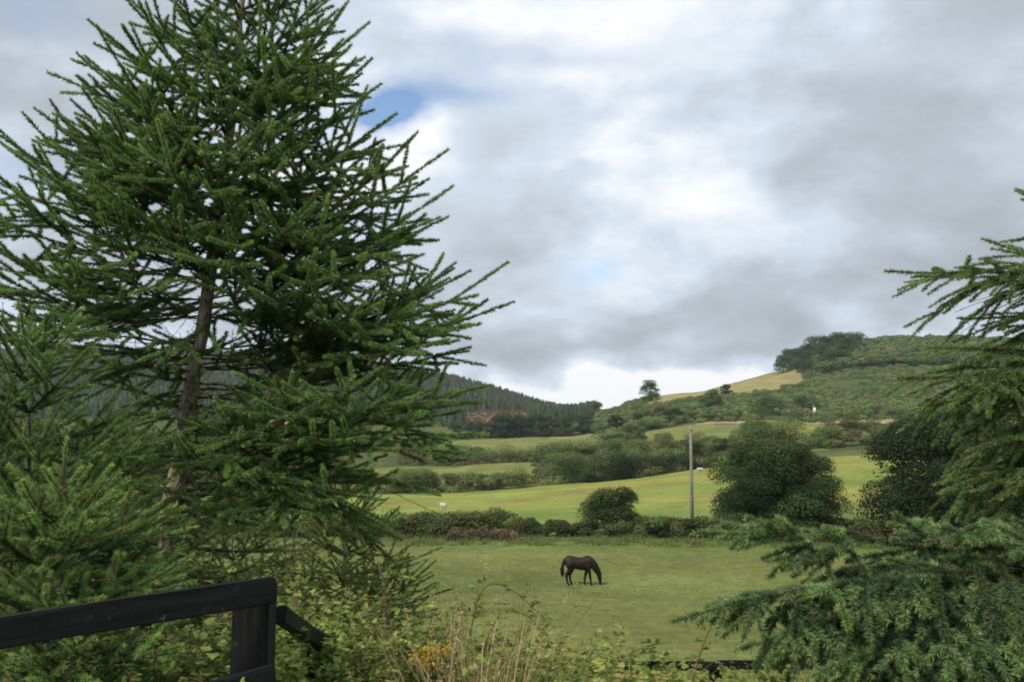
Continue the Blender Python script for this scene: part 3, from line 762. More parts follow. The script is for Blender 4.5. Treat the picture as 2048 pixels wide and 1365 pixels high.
def bramble(name, base, canes, top, label, cols, size=.05, spread=.5, rise=.9, cat='bush', group=None, n3=3, step=.055, face=None, branch=True, stemcol=(.12, .075, .045), paths=None):
    """arching canes with compound leaves"""
    base = np.asarray(base, float); length = (P(1024, top, base[1])[2] - base[2]) * 1.06
    root = empty(name, base, label, cat, group); mb = MB(); pos = []; dr = []
    for i in range(canes if paths is None else len(paths)):
        a = rng.uniform(0, 6.28) if face is None else face + rng.normal() * .9
        L = length * rng.uniform(.6, 1.15); k = 14
        p = base + [rng.normal() * spread * .6, rng.normal() * spread * .45, 0]; p[2] = float(ground_z(p[0], p[1]))
        d = norm(np.array([math.cos(a) * .32, math.sin(a) * .32, rise])); pts = [p.copy()]
        for j in range(k):
            d = norm(d + np.array([math.cos(a) * .06, math.sin(a) * .06, -.085 * (j / k) * 2]) + rng.normal(size=3) * .05)
            p = p + d * L / k; pts.append(p.copy())
        if paths is not None:
            w_ = np.array([P(*q_) for q_ in paths[i]]); t_ = np.linspace(0, 1, len(w_)); tt_ = np.linspace(0, 1, k + 1)
            pts = [np.array([np.interp(t, t_, w_[:, m]) for m in range(3)]) + rng.normal(size=3) * .006 for t in tt_]
            for _ in range(3): pts = [pts[0]] + [(pts[m - 1] + pts[m] * 2 + pts[m + 1]) / 4 for m in range(1, k)] + [pts[-1]]
        mb.tube(pts, np.linspace(.0042, .0014, k + 1), 4, stemcol, False)
        if paths is not None: mb.build('stem', M_stem, root); mb = MB()
        def leafy(pts, s0):
            pts = np.array(pts); seg = np.linalg.norm(np.diff(pts, axis=0), axis=1); cum = np.concatenate([[0], np.cumsum(seg)])
            for s in np.arange(cum[-1] * s0, cum[-1], step):
                q_ = np.array([np.interp(s, cum, pts[:, m]) for m in range(3)])
                dd = rng.normal(size=3); dd[2] = abs(dd[2]) * .6; dd = dd / np.linalg.norm(dd)
                pos.append(q_ + dd * .02); dr.append(dd)
        leafy(pts, .12)
        if branch:
            for j in range(3, k, 2):
                if rng.random() < .8:
                    sd = norm(rng.normal(size=3) * [1, 1, .5] + [0, 0, .25]); l2 = L * rng.uniform(.12, .3)
                    pp = [pts[j]]; dd = sd
                    for _ in range(4): dd = norm(dd + rng.normal(size=3) * .15); pp.append(pp[-1] + dd * l2 / 4)
                    mb.tube(pp, np.linspace(.003, .0012, 5), 3, stemcol, False); leafy(pp, .1)
    pos = np.array(pos); dr = np.array(dr)
    cc = np.array(cols)[rng.integers(len(cols), size=len(pos))] * (1 + rng.normal(size=(len(pos), 1)) * .15)
    V, T, C = compound_leaves(pos, dr, np.full(len(pos), size), np.clip(cc, .005, 1), n3)
    if mb.V: mb.build('stem', M_stem, root)
    mesh('foliage', V, T, None, M_leaf, root, C)
    return root
M_stem = foliage_mat('stems', .05, .7, 0, .2)

YG = [(.21, .27, .07), (.26, .30, .08), (.16, .22, .06)]
MG = [(.13, .19, .055), (.17, .23, .07), (.10, .15, .045)]
def at(px, D): return G(px, D)

# hawthorn and bramble round the fence; the number after the cane count is the image row its top reaches
bramble('hawthorn_bush', at(650, 4.6), 44, 1120, 'leafy hawthorn scrub growing over the fence beside the corner post', YG, .029, .36, 1.1, step=.026)
bramble('hawthorn_bush', at(545, 5.4), 46, 1085, 'hawthorn bush directly behind the top rail of the near fence', MG + YG[:1], .031, .55, 1.1, step=.03)
bramble('bramble_bush', at(300, 5.2), 46, 1075, 'bramble thicket under the bare trunk of the tall spruce', MG + YG[:1] + [(.16, .11, .05)], .045, .7, 1.1, step=.045)
bramble('bramble_bush', at(60, 4.8), 40, 1150, 'dark bramble mass below the spruce sapling', MG, .045, .6, 1., step=.05)
bramble('hedge_shrub', at(400, 3.0), 26, 1265, 'low leafy shrub under the near rail left of the post', YG + MG, .026, .3, 1., step=.026)
bramble('hedge_shrub', at(200, 2.8), 20, 1330, 'small leafy seedling patch below the rail at bottom left', YG + MG, .03, .3, .9, step=.03)
bramble('hedge_shrub', at(60, 2.9), 18, 1345, 'low leafy shrub in the bottom left corner under the rail', YG + MG, .03, .25, .9, step=.03)
bramble('bramble_bush', at(612, 3.55), 44, 1172, 'bright bramble clump at the foot of the corner post', YG, .028, .2, 1.05, step=.025)
bramble('bramble_bush', at(640, 3.95), 30, 1165, 'bramble clump spilling over the first post of the downhill fence run', YG, .028, .16, 1.1, step=.026)
bramble('bramble_bush', at(700, 4.1), 26, 1190, 'bramble growing through the fence run going downhill', YG + MG[:1], .034, .2, 1.1, step=.035)
bramble('hawthorn_bush', at(775, 5.6), 22, 1070, 'upright hawthorn with a thick dark stem standing before the paddock', YG, .036, .2, 1.5, step=.045)
bramble('bramble_bush', at(815, 4.4), 24, 1275, 'yellow green bramble clump beside the ragwort', YG + [(.30, .28, .08)], .028, .22, 1.1, step=.03)
bramble('bramble_bush', at(1065, 4.6), 36, 1270, 'bramble clump in the bottom centre below the horse', YG + MG[:1], .028, .3, 1., step=.028)
bramble('bramble_bush', at(1180, 4.8), 36, 1245, 'rounded bramble clump right of the one below the horse', YG, .028, .3, 1., step=.028)
bramble('bramble_bush', at(1290, 4.9), 26, 1300, 'low bramble clump left of the lower fence', YG + [(.28, .25, .08)], .028, .28, 1., step=.03)
bramble('bramble_bush', at(1400, 10.6), 40, 1262, 'straggling yellow bramble behind the lower rail', YG + [(.30, .27, .08)], .045, .8, .95, step=.05)
bramble('bramble_bush', at(960, 4.7), 5, 1150, 'few long arching bramble sprays reaching over the paddock', YG, .036, .12, .9, step=.032, branch=False,
        paths=[[(925, 1420, 4.6), (938, 1270, 4.65), (958, 1160, 4.7), (1010, 1165, 4.72), (1060, 1205, 4.75), (1112, 1262, 4.8)], [(935, 1420, 4.6), (960, 1300, 4.7), (1000, 1215, 4.8), (1050, 1225, 4.8), (1085, 1260, 4.8)],
               [(1380, 1420, 4.6), (1390, 1330, 4.7), (1420, 1250, 4.8), (1450, 1215, 4.9), (1480, 1205, 5.0)], [(860, 1400, 4.9), (858, 1290, 5.0), (866, 1210, 5.0), (880, 1160, 5.0)]])
mb = MB(); k_ = P(772, 1255, 5.6); mb.tube([G(776, 5.6), k_, P(768, 1170, 5.6), P(755, 1120, 5.62)], [.018, .015, .011, .004], 7, [.07, .045, .03])
tag(mb.build('bare_stem', M_darkbark, None, True, G(776, 5.6)), 'bare dark upright stem rising out of the hawthorn in front of the paddock', 'sapling')

def weeds(name, px_rng, D_rng, n, top, size, cols):
    px = rng.uniform(*px_rng, n); D = rng.uniform(*D_rng, n)
    b = Gv(px, D); zt = np.array([P(1024, t, d)[2] for t, d in zip(np.interp(px, *top), D)])
    w_ = np.clip(.8 + fbm(px / 40, D * 3, 61) * .5, .35, 1.15); h = (zt - b[:, 2]) * w_
    b[:, 2] += h * rng.uniform(.35, 1, n); d = rdir(n); d[:, 2] = np.abs(d[:, 2]) * .6 + .1; d = norm(d)
    c = np.array(cols)[(np.abs(np.floor(fbm(px / 30, D * 4, 63) * 9)).astype(int) + rng.integers(2, size=n)) % len(cols)] * (1 + rng.normal(size=(n, 1)) * .15)
    V, T, C = compound_leaves(b, d, np.full(n, size), np.clip(c, .01, 1), 3)
    o = mesh(name, V, T, None, M_leaf, None, C); o['kind'] = 'stuff'; return o
weeds('ground_cover', (560, 1560), (3.9, 5.6), 15000, ([560, 700, 800, 900, 1000, 1200, 1300, 1400, 1560], [1150, 1195, 1250, 1275, 1265, 1250, 1290, 1335, 1330]), .03, [(.31, .36, .095), (.25, .32, .08), (.36, .37, .12), (.19, .26, .065), (.33, .29, .10)])
weeds('ground_cover', (535, 790), (3.42, 4.3), 4600, ([535, 600, 700, 790], [1150, 1145, 1205, 1285]), .026, [(.25, .31, .085), (.20, .27, .07), (.16, .22, .06)])
weeds('ground_cover', (-100, 620), (3.6, 6.5), 6000, ([-100, 200, 400, 620], [1250, 1225, 1165, 1120]), .034, [(.15, .21, .06), (.22, .28, .075), (.12, .17, .05), (.18, .15, .07)])
# tall dry grass and green blades
def grass(name, px_rng, D_rng, n, hgt, cols, label_kind=True, seedheads=.3, width=.004, bend=.35, clump=14):
    nc = max(1, n // clump)
    cp = rng.uniform(*px_rng, nc); cd = rng.uniform(*D_rng, nc)
    px = np.repeat(cp, clump) + rng.normal(size=nc * clump) * 9; D = np.repeat(cd, clump) + rng.normal(size=nc * clump) * .06
    n = len(px); b = Gv(px, D); h = hgt * rng.uniform(.55, 1.1, n)
    a = rng.uniform(0, 6.28, n); bd = bend * rng.uniform(.2, 1.2, n)
    dirv = np.stack([np.cos(a), np.sin(a), np.zeros(n)], 1)
    side = np.stack([-np.sin(a), np.cos(a), np.zeros(n)], 1); sa = rng.uniform(0, 6.28, n); side = np.stack([np.cos(sa), np.sin(sa), np.zeros(n)], 1)
    K = 5; rows = []
    for k in range(K + 1):
        t = k / K
        c = b + dirv * (bd * h * t * t)[:, None] + np.array([0, 0, 1.]) * (h * (t - .18 * bd * t * t))[:, None]
        w = width * (1 - .75 * t)
        rows.append(np.stack([c - side * w, c + side * w], 1))
    V = np.stack(rows, 1)     # n, K+1, 2, 3
    nv = (K + 1) * 2
    q0 = np.array([[2 * k, 2 * k + 1, 2 * k + 3, 2 * k + 2] for k in range(K)])
    Q = (np.arange(n)[:, None, None] * nv + q0).reshape(-1, 4)
    C = np.array(cols)[rng.integers(len(cols), size=n)] * (1 + rng.normal(size=(n, 1)) * .15)
    V_ = [V.reshape(-1, 3)]; C_ = [np.repeat(C, nv, 0)]; Q_ = [Q]
    m = rng.random(n) < seedheads
    if m.any():
        tip = rows[-1][m].mean(1); tb_ = rows[-2][m].mean(1); dd = norm(tip - tb_); k = 26; M_ = len(tip)
        s = rng.random((M_, k, 1)); pos = tip[:, None] + dd[:, None] * (s * .13 - .05) + rng.normal(size=(M_, k, 3)) * .007
        LV, LQ, LC = leaf_quads(pos.reshape(-1, 3), rdir(M_ * k), np.full(M_ * k, .012), np.repeat(C[m] * 1.05, k, 0))
        Q_.append(LQ + len(V_[0])); V_.append(LV); C_.append(LC)
    o = mesh(name, np.concatenate(V_), None, np.concatenate(Q_), M_grassblade, None, np.clip(np.concatenate(C_), .005, 1))
    o['kind'] = 'stuff'
    return o
STRAW = [(.46, .36, .19), (.40, .30, .15), (.52, .43, .25), (.32, .26, .12)]
GREEN = [(.17, .24, .07), (.22, .28, .085), (.14, .2, .06)]
grass('tall_dry_grass', (865, 1010), (3.6, 4.3), 340, .98, STRAW, seedheads=.2, width=.005)
grass('tall_dry_grass', (930, 1000), (3.6, 4.0), 200, .8, STRAW, seedheads=.2, width=.0045)
grass('tall_dry_grass', (1290, 1520), (4.0, 4.6), 150, .62, STRAW + GREEN[:1], seedheads=.35, width=.0035, bend=.8)
grass('tall_dry_grass', (640, 1090), (4.5, 6.0), 110, 1.1, STRAW[:2] + GREEN, seedheads=.4, width=.0035)
grass('tall_grass', (820, 1280), (4.0, 6.5), 1500, .8, GREEN, seedheads=.03, width=.005, bend=.6)
grass('tall_grass', (-200, 700), (2.6, 7.0), 1500, .7, GREEN, seedheads=.03, width=.005, bend=.5)
grass('tall_grass', (1500, 2500), (3.0, 7.0), 1200, .7, GREEN, seedheads=.03, width=.005, bend=.5)
grass('rough_grass', (300, 1900), (8.0, 22.0), 9000, .55, GREEN + STRAW[3:], seedheads=.05, width=.009, bend=.5, clump=20)
grass('rough_grass', (780, 2000), (66.5, 73.0), 7000, .36, [(.15, .21, .06), (.17, .21, .065), (.19, .18, .08)], seedheads=0, width=.03, bend=.5, clump=16)

# ragwort
rb_ = at(862, 4.05)
rag = empty('ragwort', rb_, 'ragwort plant topped with yellow flower heads at bottom centre left', 'plant')
mb = MB(); lp = []; ld_ = []; heads = []
for i in range(5):
    top = P(862 + rng.normal() * 18, 1302 + abs(rng.normal()) * 16 - 4, 4.05 + rng.normal() * .07)
    b_ = rb_ + [rng.normal() * .05, rng.normal() * .05, 0]
    pts = [b_, b_ * .5 + top * .5 + [rng.normal() * .03, 0, 0], top]
    mb.tube(pts, [.005, .004, .002], 5, [.1, .12, .04], False); heads.append(top)
    for s in np.arange(.15, .95, .06):
        p_ = b_ * (1 - s) + top * s; d_ = rng.normal(size=3); d_[2] = abs(d_[2]) * .4; lp.append(p_); ld_.append(d_ / np.linalg.norm(d_))
mb.build('stem', M_stem, rag)
V, T, C = compound_leaves(np.array(lp), np.array(ld_), np.full(len(lp), .045), np.tile([.1, .14, .04], (len(lp), 1)), 5); mesh('foliage', V, T, None, M_leaf, rag, C)
for h_ in heads:
    k = 60; pos = h_ + rng.normal(size=(k, 3)) * [.024, .024, .010]
    nr = norm(rng.normal(size=(k, 3)) * .5 + [0, -.3, 1]); V, Q, C = leaf_quads(pos, nr, np.full(k, .016), np.array([.5, .32, .03]) * rng.uniform(.8, 1.15, (k, 1)), aspect=.9)
    mesh('flower_head', V, None, Q, M_leaf, rag, C)
print('undergrowth', time.time() - T0)

# ------------------------------------------------------------------ paddock turf tufts
n = 30000
D = 24 + (70 - 24) * rng.random(n) ** .8; px = rng.uniform(-100, 2150, n); b = Gv(px, D)
a = rng.uniform(0, 6.28, n); hh = rng.uniform(.01, .03, n) * np.where(fbm(b[:, 0] / 3, b[:, 1] / 3, 55) > .25, 1.9, 1)
s_ = np.stack([np.cos(a), np.sin(a), np.zeros(n)], 1) * rng.uniform(.02, .05, n)[:, None]
tip = b + np.stack([rng.normal(size=n) * .04, rng.normal(size=n) * .04, hh], 1)
V = np.stack([b - s_, b + s_, tip], 1).reshape(-1, 3)
cc = np.array([.15, .195, .058]) * (1 + rng.normal(size=(n, 1)) * .12) * (1 + rng.normal(size=(n, 3)) * .05)
o = mesh('turf_grass', V, np.arange(n * 3).reshape(-1, 3), None, M_grassblade, None, np.repeat(np.clip(cc, .01, 1), 3, 0)); o['kind'] = 'stuff'

# ------------------------------------------------------------------ hedge and trees behind the paddock
DKG = [(.06, .095, .03), (.08, .115, .036), (.05, .08, .026)]
HDG = [(.11, .14, .045), (.12, .145, .05), (.075, .115, .038), (.12, .13, .05)]
BRN = [(.155, .15, .06), (.14, .14, .055), (.12, .13, .05)]
hedge('hedgerow', [(820, 74), (900, 74.5), (1050, 74)], 1.7, 1.6, 26000, .16, HDG + BRN, 'low brown tinged hedgerow at the left end of the paddock edge', stems=True)
hedge('hedgerow', [(1040, 74), (1200, 73.5), (1400, 73)], 1.7, 1.8, 42000, .16, HDG, 'mid green hedgerow along the paddock edge behind the horse')
hedge('hedgerow', [(1395, 73), (1600, 73.5), (1800, 74)], 1.8, 1.8, 42000, .16, DKG + HDG, 'dark hedgerow running below the round tree')
hedge('hedgerow', [(1790, 74), (2100, 74), (2500, 75)], 2.0, 1.8, 30000, .2, DKG + HDG, 'hedgerow mostly hidden behind the right hand spruces')
hedge('hedgerow', [(830, 74), (400, 75), (-300, 78)], 2.2, 1.8, 40000, .2, DKG + HDG, 'hedgerow behind the tall spruce, continuing the paddock edge to the left')
hedge('bracken_bank', [(900, 71), (960, 71), (1030, 71)], .8, 1.2, 7000, .14, [(.22, .165, .10), (.19, .155, .085), (.14, .12, .06)], 'pinkish brown bracken bank in front of the left hedgerow', 'bracken')
broadleaf('hawthorn_tree', G(1203, 75.5), 1.6, 3.5, 18000, .14, DKG + HDG[:1], 'rounded bush rising above the hedgerow, left of a pointed one', 'bush', None, 40, .0, .42)
broadleaf('hawthorn_tree', G(1252, 76), .8, 3.7, 10000, .14, DKG, 'narrow pointed bush rising above the hedgerow', 'bush', None, 30, .0, .62)
broadleaf('broadleaf_tree', G(1547, 76), 5.7, 7.5, 150000, .15, [(.05, .08, .026), (.065, .10, .032), (.042, .068, .022)], 'large round dark green tree in the hedgerow right of the pole', 'tree', None, 170, .0, .17)
broadleaf('broadleaf_tree', G(1905, 72), 7.2, 10.2, 120000, .2, [(.028, .043, .017), (.036, .053, .02), (.024, .037, .015)], 'very dark tree behind the right hand spruce twigs', 'tree', None, 100, .06, .2)

dk = broadleaf('broadleaf_tree', G(300, 112), 5.5, 11, 9000, .42, DKG, 'dark tree in the row beyond the paddock, seen through the spruce twigs', 'tree', 'dark trees behind the tall spruce', 50, .0, .24, M_farleaf)
for px, D, k_ in [(-150, 120, 1.1), (-40, 116, 1.0), (60, 121, 1.2), (150, 114, .95), (220, 120, 1.15), (390, 118, 1.1), (460, 113, .95), (540, 119, 1.05), (620, 114, .8)]:
    copy_thing(dk, G(px, D), rng.uniform(0, 6), k_)
# utility pole
pb = G(1381, 75.0); top = P(1381, 853, 75.0)
pole = empty('utility_pole', pb, 'bare grey timber utility pole standing in the hedgerow left of the round tree', 'pole')
mb = MB(); mb.tube([pb - [0, 0, .5], pb * .5 + top * .5, top, top + [0, 0, .05]], [.14, .13, .11, .06], 14); mb.build('shaft', M_polewood, pole, True)
mb = MB(); mb.tube([top + [.0, -.16, -.35], top + [0, -.16, -.16], top + [0, -.16, -.08]], [.05, .07, .03], 8); mb.build('insulator', M_steel, pole, True)

# ------------------------------------------------------------------ horse (one continuous body)
def horse(px, py, D, label):
    base = P(px, py, D); base[2] = float(ground_z(base[0], base[1]))
    bm = bmesh.new()
    from mathutils import Matrix, Vector
    def ball(c, r):
        m = Matrix.Translation(Vector(c)) @ Matrix.Diagonal((*r, 1)); bmesh.ops.create_icosphere(bm, subdivisions=3, radius=1, matrix=m)
    def limb(pts):
        for (a, ra), (b, rb) in zip(pts[:-1], pts[1:]):
            a = Vector(a); b = Vector(b); n_ = max(2, int((b - a).length / .025))
            for i in range(n_ + 1):
                t = i / n_; r_ = ra * (1 - t) + rb * t
                bmesh.ops.create_icosphere(bm, subdivisions=2, radius=r_, matrix=Matrix.Translation(a.lerp(b, t)))
    # trunk: x forward, z up, about 1.5 m at the withers
    tr = []
    for x, z, ry, rz in [(-.62, 1.17, .25, .27), (-.52, 1.16, .28, .31), (-.38, 1.14, .28, .32), (-.2, 1.10, .28, .31), (0, 1.07, .285, .32), (.18, 1.07, .275, .335), (.34, 1.10, .255, .345), (.48, 1.12, .23, .32), (.58, 1.10, .19, .26)]:
        tr.append((x, z, ry, rz))
    tr = np.array(tr)
    for x in np.arange(-.62, .581, .04):
        z, ry, rz = (np.interp(x, tr[:, 0], tr[:, k]) for k in (1, 2, 3)); ball((x, 0, z), (.2, ry, rz))
    ball((.36, 0, 1.38), (.2, .07, .1)); ball((-.5, 0, 1.4), (.2, .14, .07))
    limb([((.50, 0, 1.2), .25), ((.70, .02, 1.02), .22), ((.86, .03, .76), .175), ((.96, .03, .58), .135)])      # neck, lowered
    limb([((.95, .03, .60), .135), ((.99, .03, .44), .12), ((1.02, .03, .24), .085), ((1.03, .03, .12), .072), ((1.02, .03, .06), .062)])  # head
    for s in (-1, 1): limb([((.93, .03 + s * .06, .64), .03), ((.955, .03 + s * .085, .71), .022), ((.96, .03 + s * .09, .755), .008)])  # ears
    # hind legs: stifle forward, hock back
    for s, dx in ((1, .05), (-1, -.1)):
        y = s * .15
        limb([((-.5, y, 1.05), .23), ((-.42 + dx * .3, y, .82), .15), ((-.56 + dx, y, .56), .095), ((-.58 + dx, y, .47), .075), ((-.54 + dx, y, .2), .055), ((-.53 + dx, y, .13), .052), ((-.49 + dx, y, .07), .045), ((-.47 + dx, y, .035), .06)])
    # forelegs
    for s, dx in ((1, -.2), (-1, .14)):
        y = s * .13
        limb([((.42, y, .98), .16), ((.42 + dx * .4, y, .76), .092), ((.42 + dx * .7, y, .46), .075), ((.42 + dx * .8, y, .4), .068), ((.42 + dx * .97, y, .16), .052), ((.42 + dx, y, .12), .05), ((.44 + dx, y, .07), .045), ((.46 + dx, y, .035), .06)])
    me = bpy.data.meshes.new('tmp'); bm.to_mesh(me); bm.free()
    tmp = bpy.data.objects.new('tmp', me); col.objects.link(tmp)
    md = tmp.modifiers.new('r', 'REMESH'); md.mode = 'VOXEL'; md.voxel_size = .018
    sm = tmp.modifiers.new('s', 'SMOOTH'); sm.factor = .5; sm.iterations = 12
    dg = bpy.context.evaluated_depsgraph_get(); m2 = bpy.data.meshes.new_from_object(tmp.evaluated_get(dg))
    bpy.data.objects.remove(tmp)
    m2.name = 'body'
    co = np.zeros(len(m2.vertices) * 3, np.float32); m2.vertices.foreach_get('co', co); co = co.reshape(-1, 3)
    dark = np.clip((.85 - co[:, 2]) / .3, 0, 1)[:, None]; dark = np.maximum(dark, np.clip((co[:, 0:1] - .75) / .2, 0, .8))
    muz = ((co[:, 2] < .16) & (co[:, 0] > .9))[:, None] * .5
    C = np.array([.02, .011, .008]) * (1 - dark) + np.array([.006, .005, .005]) * dark; C = C * (1 - muz) + np.array([.03, .022, .02]) * muz
    a_ = m2.color_attributes.new('Col', 'FLOAT_COLOR', 'POINT'); a_.data.foreach_set('color', np.concatenate([C, np.ones((len(C), 1))], 1).astype(np.float32).ravel())
    m2.polygons.foreach_set('use_smooth', np.ones(len(m2.polygons), bool))
    m2.materials.clear(); m2.materials.append(M_coat)
    root = empty('horse', base, label, 'horse')
    o = bpy.data.objects.new('body', m2); col.objects.link(o); o.parent = root
    # mane and tail: hanging strands
    def strands(name, roots, fall, n_, wid):
        mb = MB()
        for i in range(n_):
            t = rng.random(); r_ = np.array([np.interp(t, np.linspace(0, 1, len(roots)), [q_[k] for q_ in roots]) for k in range(3)]) + rng.normal(size=3) * .015
            f = np.array(fall) * rng.uniform(.7, 1.1); p1 = r_ + f * .5 + rng.normal(size=3) * .03; p2 = r_ + f + rng.normal(size=3) * .04
            mb.tube([r_, p1, p2], [wid, wid * .9, wid * .25], 4, [.008, .007, .007])
        return mb.build(name, M_hair, root, False, np.zeros(3))
    strands('mane', [(.34, .0, 1.46), (.6, .02, 1.34), (.82, .03, 1.02), (.98, .03, .74)], (.07, -.14, -.2), 110, .012)
    strands('forelock', [(.99, .0, .7), (1.02, .05, .66)], (.06, -.02, -.17), 16, .01)
    mb = MB()
    for i in range(70):
        r_ = np.array([-.80, 0, 1.26]) + rng.normal(size=3) * .02
        mb.tube([r_, r_ + [-.06, rng.normal() * .03, -.2], r_ + [-.09 + rng.normal() * .035, rng.normal() * .05, -.5], r_ + [-.07 + rng.normal() * .05, rng.normal() * .05, -.78 + rng.normal() * .05]], [.02, .02, .018, .004], 4, [.008, .007, .007])
    mb.build('tail', M_hair, root, False, np.zeros(3))
    root.rotation_euler = (0, 0, R(-6))
    return root
M_coat = foliage_mat('horse_coat', 0, .55, 0, .2)
M_hair = foliage_mat('horse_hair', 0, .5, 0, .4)
horse(1160, 1169, 48.2, 'dark brown horse with black mane and tail grazing in the paddock')

# ------------------------------------------------------------------ sheep on the meadow
M_wool = noise_mat('wool', (.42, .40, .35), (.6, .57, .51), (14, 14, 14), .95, .8)
def sheep_at(px, D, rz, label):
    base = G(px, D); root = empty('sheep', base, label, 'sheep', 'sheep on the meadow')
    bm = bmesh.new()
    from mathutils import Matrix, Vector
    def ball(c, r, sub=3): bmesh.ops.create_icosphere(bm, subdivisions=sub, radius=1, matrix=Matrix.Translation(Vector(c)) @ Matrix.Diagonal((*r, 1)))
    ball((0, 0, .62), (.55, .29, .3)); ball((-.25, 0, .63), (.32, .3, .3)); ball((.3, 0, .66), (.28, .26, .28)); ball((.52, 0, .78), (.18, .14, .19)); ball((.7, 0, .78), (.17, .085, .1))
    for x in (-.35, .32):
        for s in (-1, 1):
            for i in range(9): ball((x, s * .15, .04 + i * .055), (.045 + .006 * i,) * 3, 2)
    for s in (-1, 1): ball((.62, s * .13, .83), (.03, .07, .025), 2)
    me = bpy.data.meshes.new('t'); bm.to_mesh(me); bm.free(); tmp = bpy.data.objects.new('t', me); col.objects.link(tmp)
    md = tmp.modifiers.new('r', 'REMESH'); md.mode = 'VOXEL'; md.voxel_size = .03
    dg = bpy.context.evaluated_depsgraph_get(); m2 = bpy.data.meshes.new_from_object(tmp.evaluated_get(dg)); bpy.data.objects.remove(tmp)
    m2.polygons.foreach_set('use_smooth', np.ones(len(m2.polygons), bool)); m2.materials.clear(); m2.materials.append(M_wool)
    o = bpy.data.objects.new('body', m2); col.objects.link(o); o.parent = root; root.rotation_euler = (0, 0, rz); return root
sheep_at(1398, 176, .3, 'white sheep on the meadow right of the pole')
sheep_at(888, 132, 2.4, 'white sheep at the left end of the meadow by the spruce')

# ------------------------------------------------------------------ middle distance scrub
SCR = [(.14, .19, .065), (.17, .21, .075), (.11, .16, .055), (.18, .2, .08)]
GRS = [(.09, .12, .035), (.12, .135, .045)]
def belt(path, h, w, n, leaf, cols, label, name='hedgerow', **k): return hedge(name, path, h * 1.25, w, int(n * 1.4), leaf, cols, label, 'hedge', None, M_farleaf, k.get('step', .8), k.get('hvar', .4), False)
belt([(780, 187), (870, 187), (960, 186), (1062, 186)], 3.6, 4, 12000, .42, SCR + DKG[:1], 'dark hedgerow across the left end of the bright meadow')
belt([(1082, 188), (1180, 188), (1300, 190), (1400, 193), (1470, 195)], 3.4, 5, 16000, .42, SCR + DKG, 'long hedgerow along the top of the bright meadow')
belt([(1100, 212), (1200, 214), (1330, 212), (1480, 214)], 4.2, 12, 18000, .45, SCR, 'tangled thorn scrub behind the meadow hedgerow')
belt([(880, 262), (960, 260), (1060, 258), (1150, 256)], 3.6, 8, 12000, .5, SCR, 'left scrub strip between the two narrow pastures')
belt([(1120, 244), (1240, 246), (1360, 244), (1420, 250)], 4.4, 10, 16000, .5, SCR + DKG[:1], 'upper scrub strip below the pale sloping pasture')
belt([(1490, 222), (1560, 225), (1600, 224)], 5, 8, 9000, .5, SCR + GRS, 'light green thicket showing above the round tree')
belt([(1480, 262), (1540, 268), (1590, 266)], 4, 8, 8000, .5, SCR + GRS, 'thicket higher above the round tree')
belt([(1632, 222), (1690, 222), (1760, 222), (1860, 222)], 4.5, 8, 12000, .5, SCR + [(.10, .095, .05)], 'grey green thicket above the right part of the meadow')
belt([(1640, 262), (1720, 262), (1900, 262)], 4.5, 8, 9000, .5, SCR + [(.10, .095, .05)], 'thicket below the far lane on the right')
belt([(1245, 345), (1330, 348), (1420, 352), (1480, 352)], 3.0, 5, 9000, .6, DKG + SCR, 'dark hedge along the top of the pale sloping pasture')
belt([(1480, 352), (1600, 354), (1700, 354), (1850, 354)], 3.0, 6, 9000, .6, SCR + DKG[:1], 'hedge along the upper side of the far lane')
belt([(1180, 405), (1260, 402), (1330, 400)], 4, 6, 6000, .6, SCR + DKG[:1], 'hedge on the hillside right of the dark grove')
belt([(1195, 300), (1240, 296), (1290, 292)], 3, 5, 4000, .55, SCR + DKG[:1], 'short hedge at the left end of the pale sloping pasture')
belt([(560, 300), (700, 300), (880, 300)], 5, 8, 9000, .6, SCR, 'hedge behind the lower branches of the tall spruce')

# hidden-by-spruce middle ground on the left
belt([(-200, 190), (200, 190), (760, 188)], 5, 6, 14000, .5, SCR + DKG[:1], 'hedgerow seen through the twigs left of the meadow')

bt = [broadleaf('far_bush', G(1390 + 55 * i, 204 + 3 * i), 2.6, 5.4, 2200, .5, DKG + SCR[:1], lab, 'bush', None, 30, .03, .32, M_farleaf)
      for i, lab in enumerate(['leafy bush just right of the pole above the meadow', 'leafy bush between the pole and the round tree'])]
for px, D, w, h, lab in [
    (1303, 486, 5.4, 11.5, 'lone rounded tree on the skyline'), (1425, 405, 5.5, 7.5, 'broad dark bush on the green hillside below the stubble field'),
    (1454, 468, 3.0, 6.0, 'small bush just below the stubble field'), (1190, 560, 5, 8, 'small tree in the dip of the skyline'),
    (1350, 352, 4, 6, 'bush in the hedge at the top of the pale pasture'), (1540, 380, 8, 6.5, 'wide dark bush on the hillside below the stubble field corner'),
    (1620, 395, 6, 5, 'dark bush on the hillside behind the white tank'), (1232, 392, 3.4, 6, 'bush at the pale patch right of the dark grove')]:
    broadleaf('far_tree', G(px, D), w, h, 5000, .65, DKG + SCR[:1], lab, 'tree' if 'tree' in lab else 'bush', None, 40, .03, .3, M_farleaf)

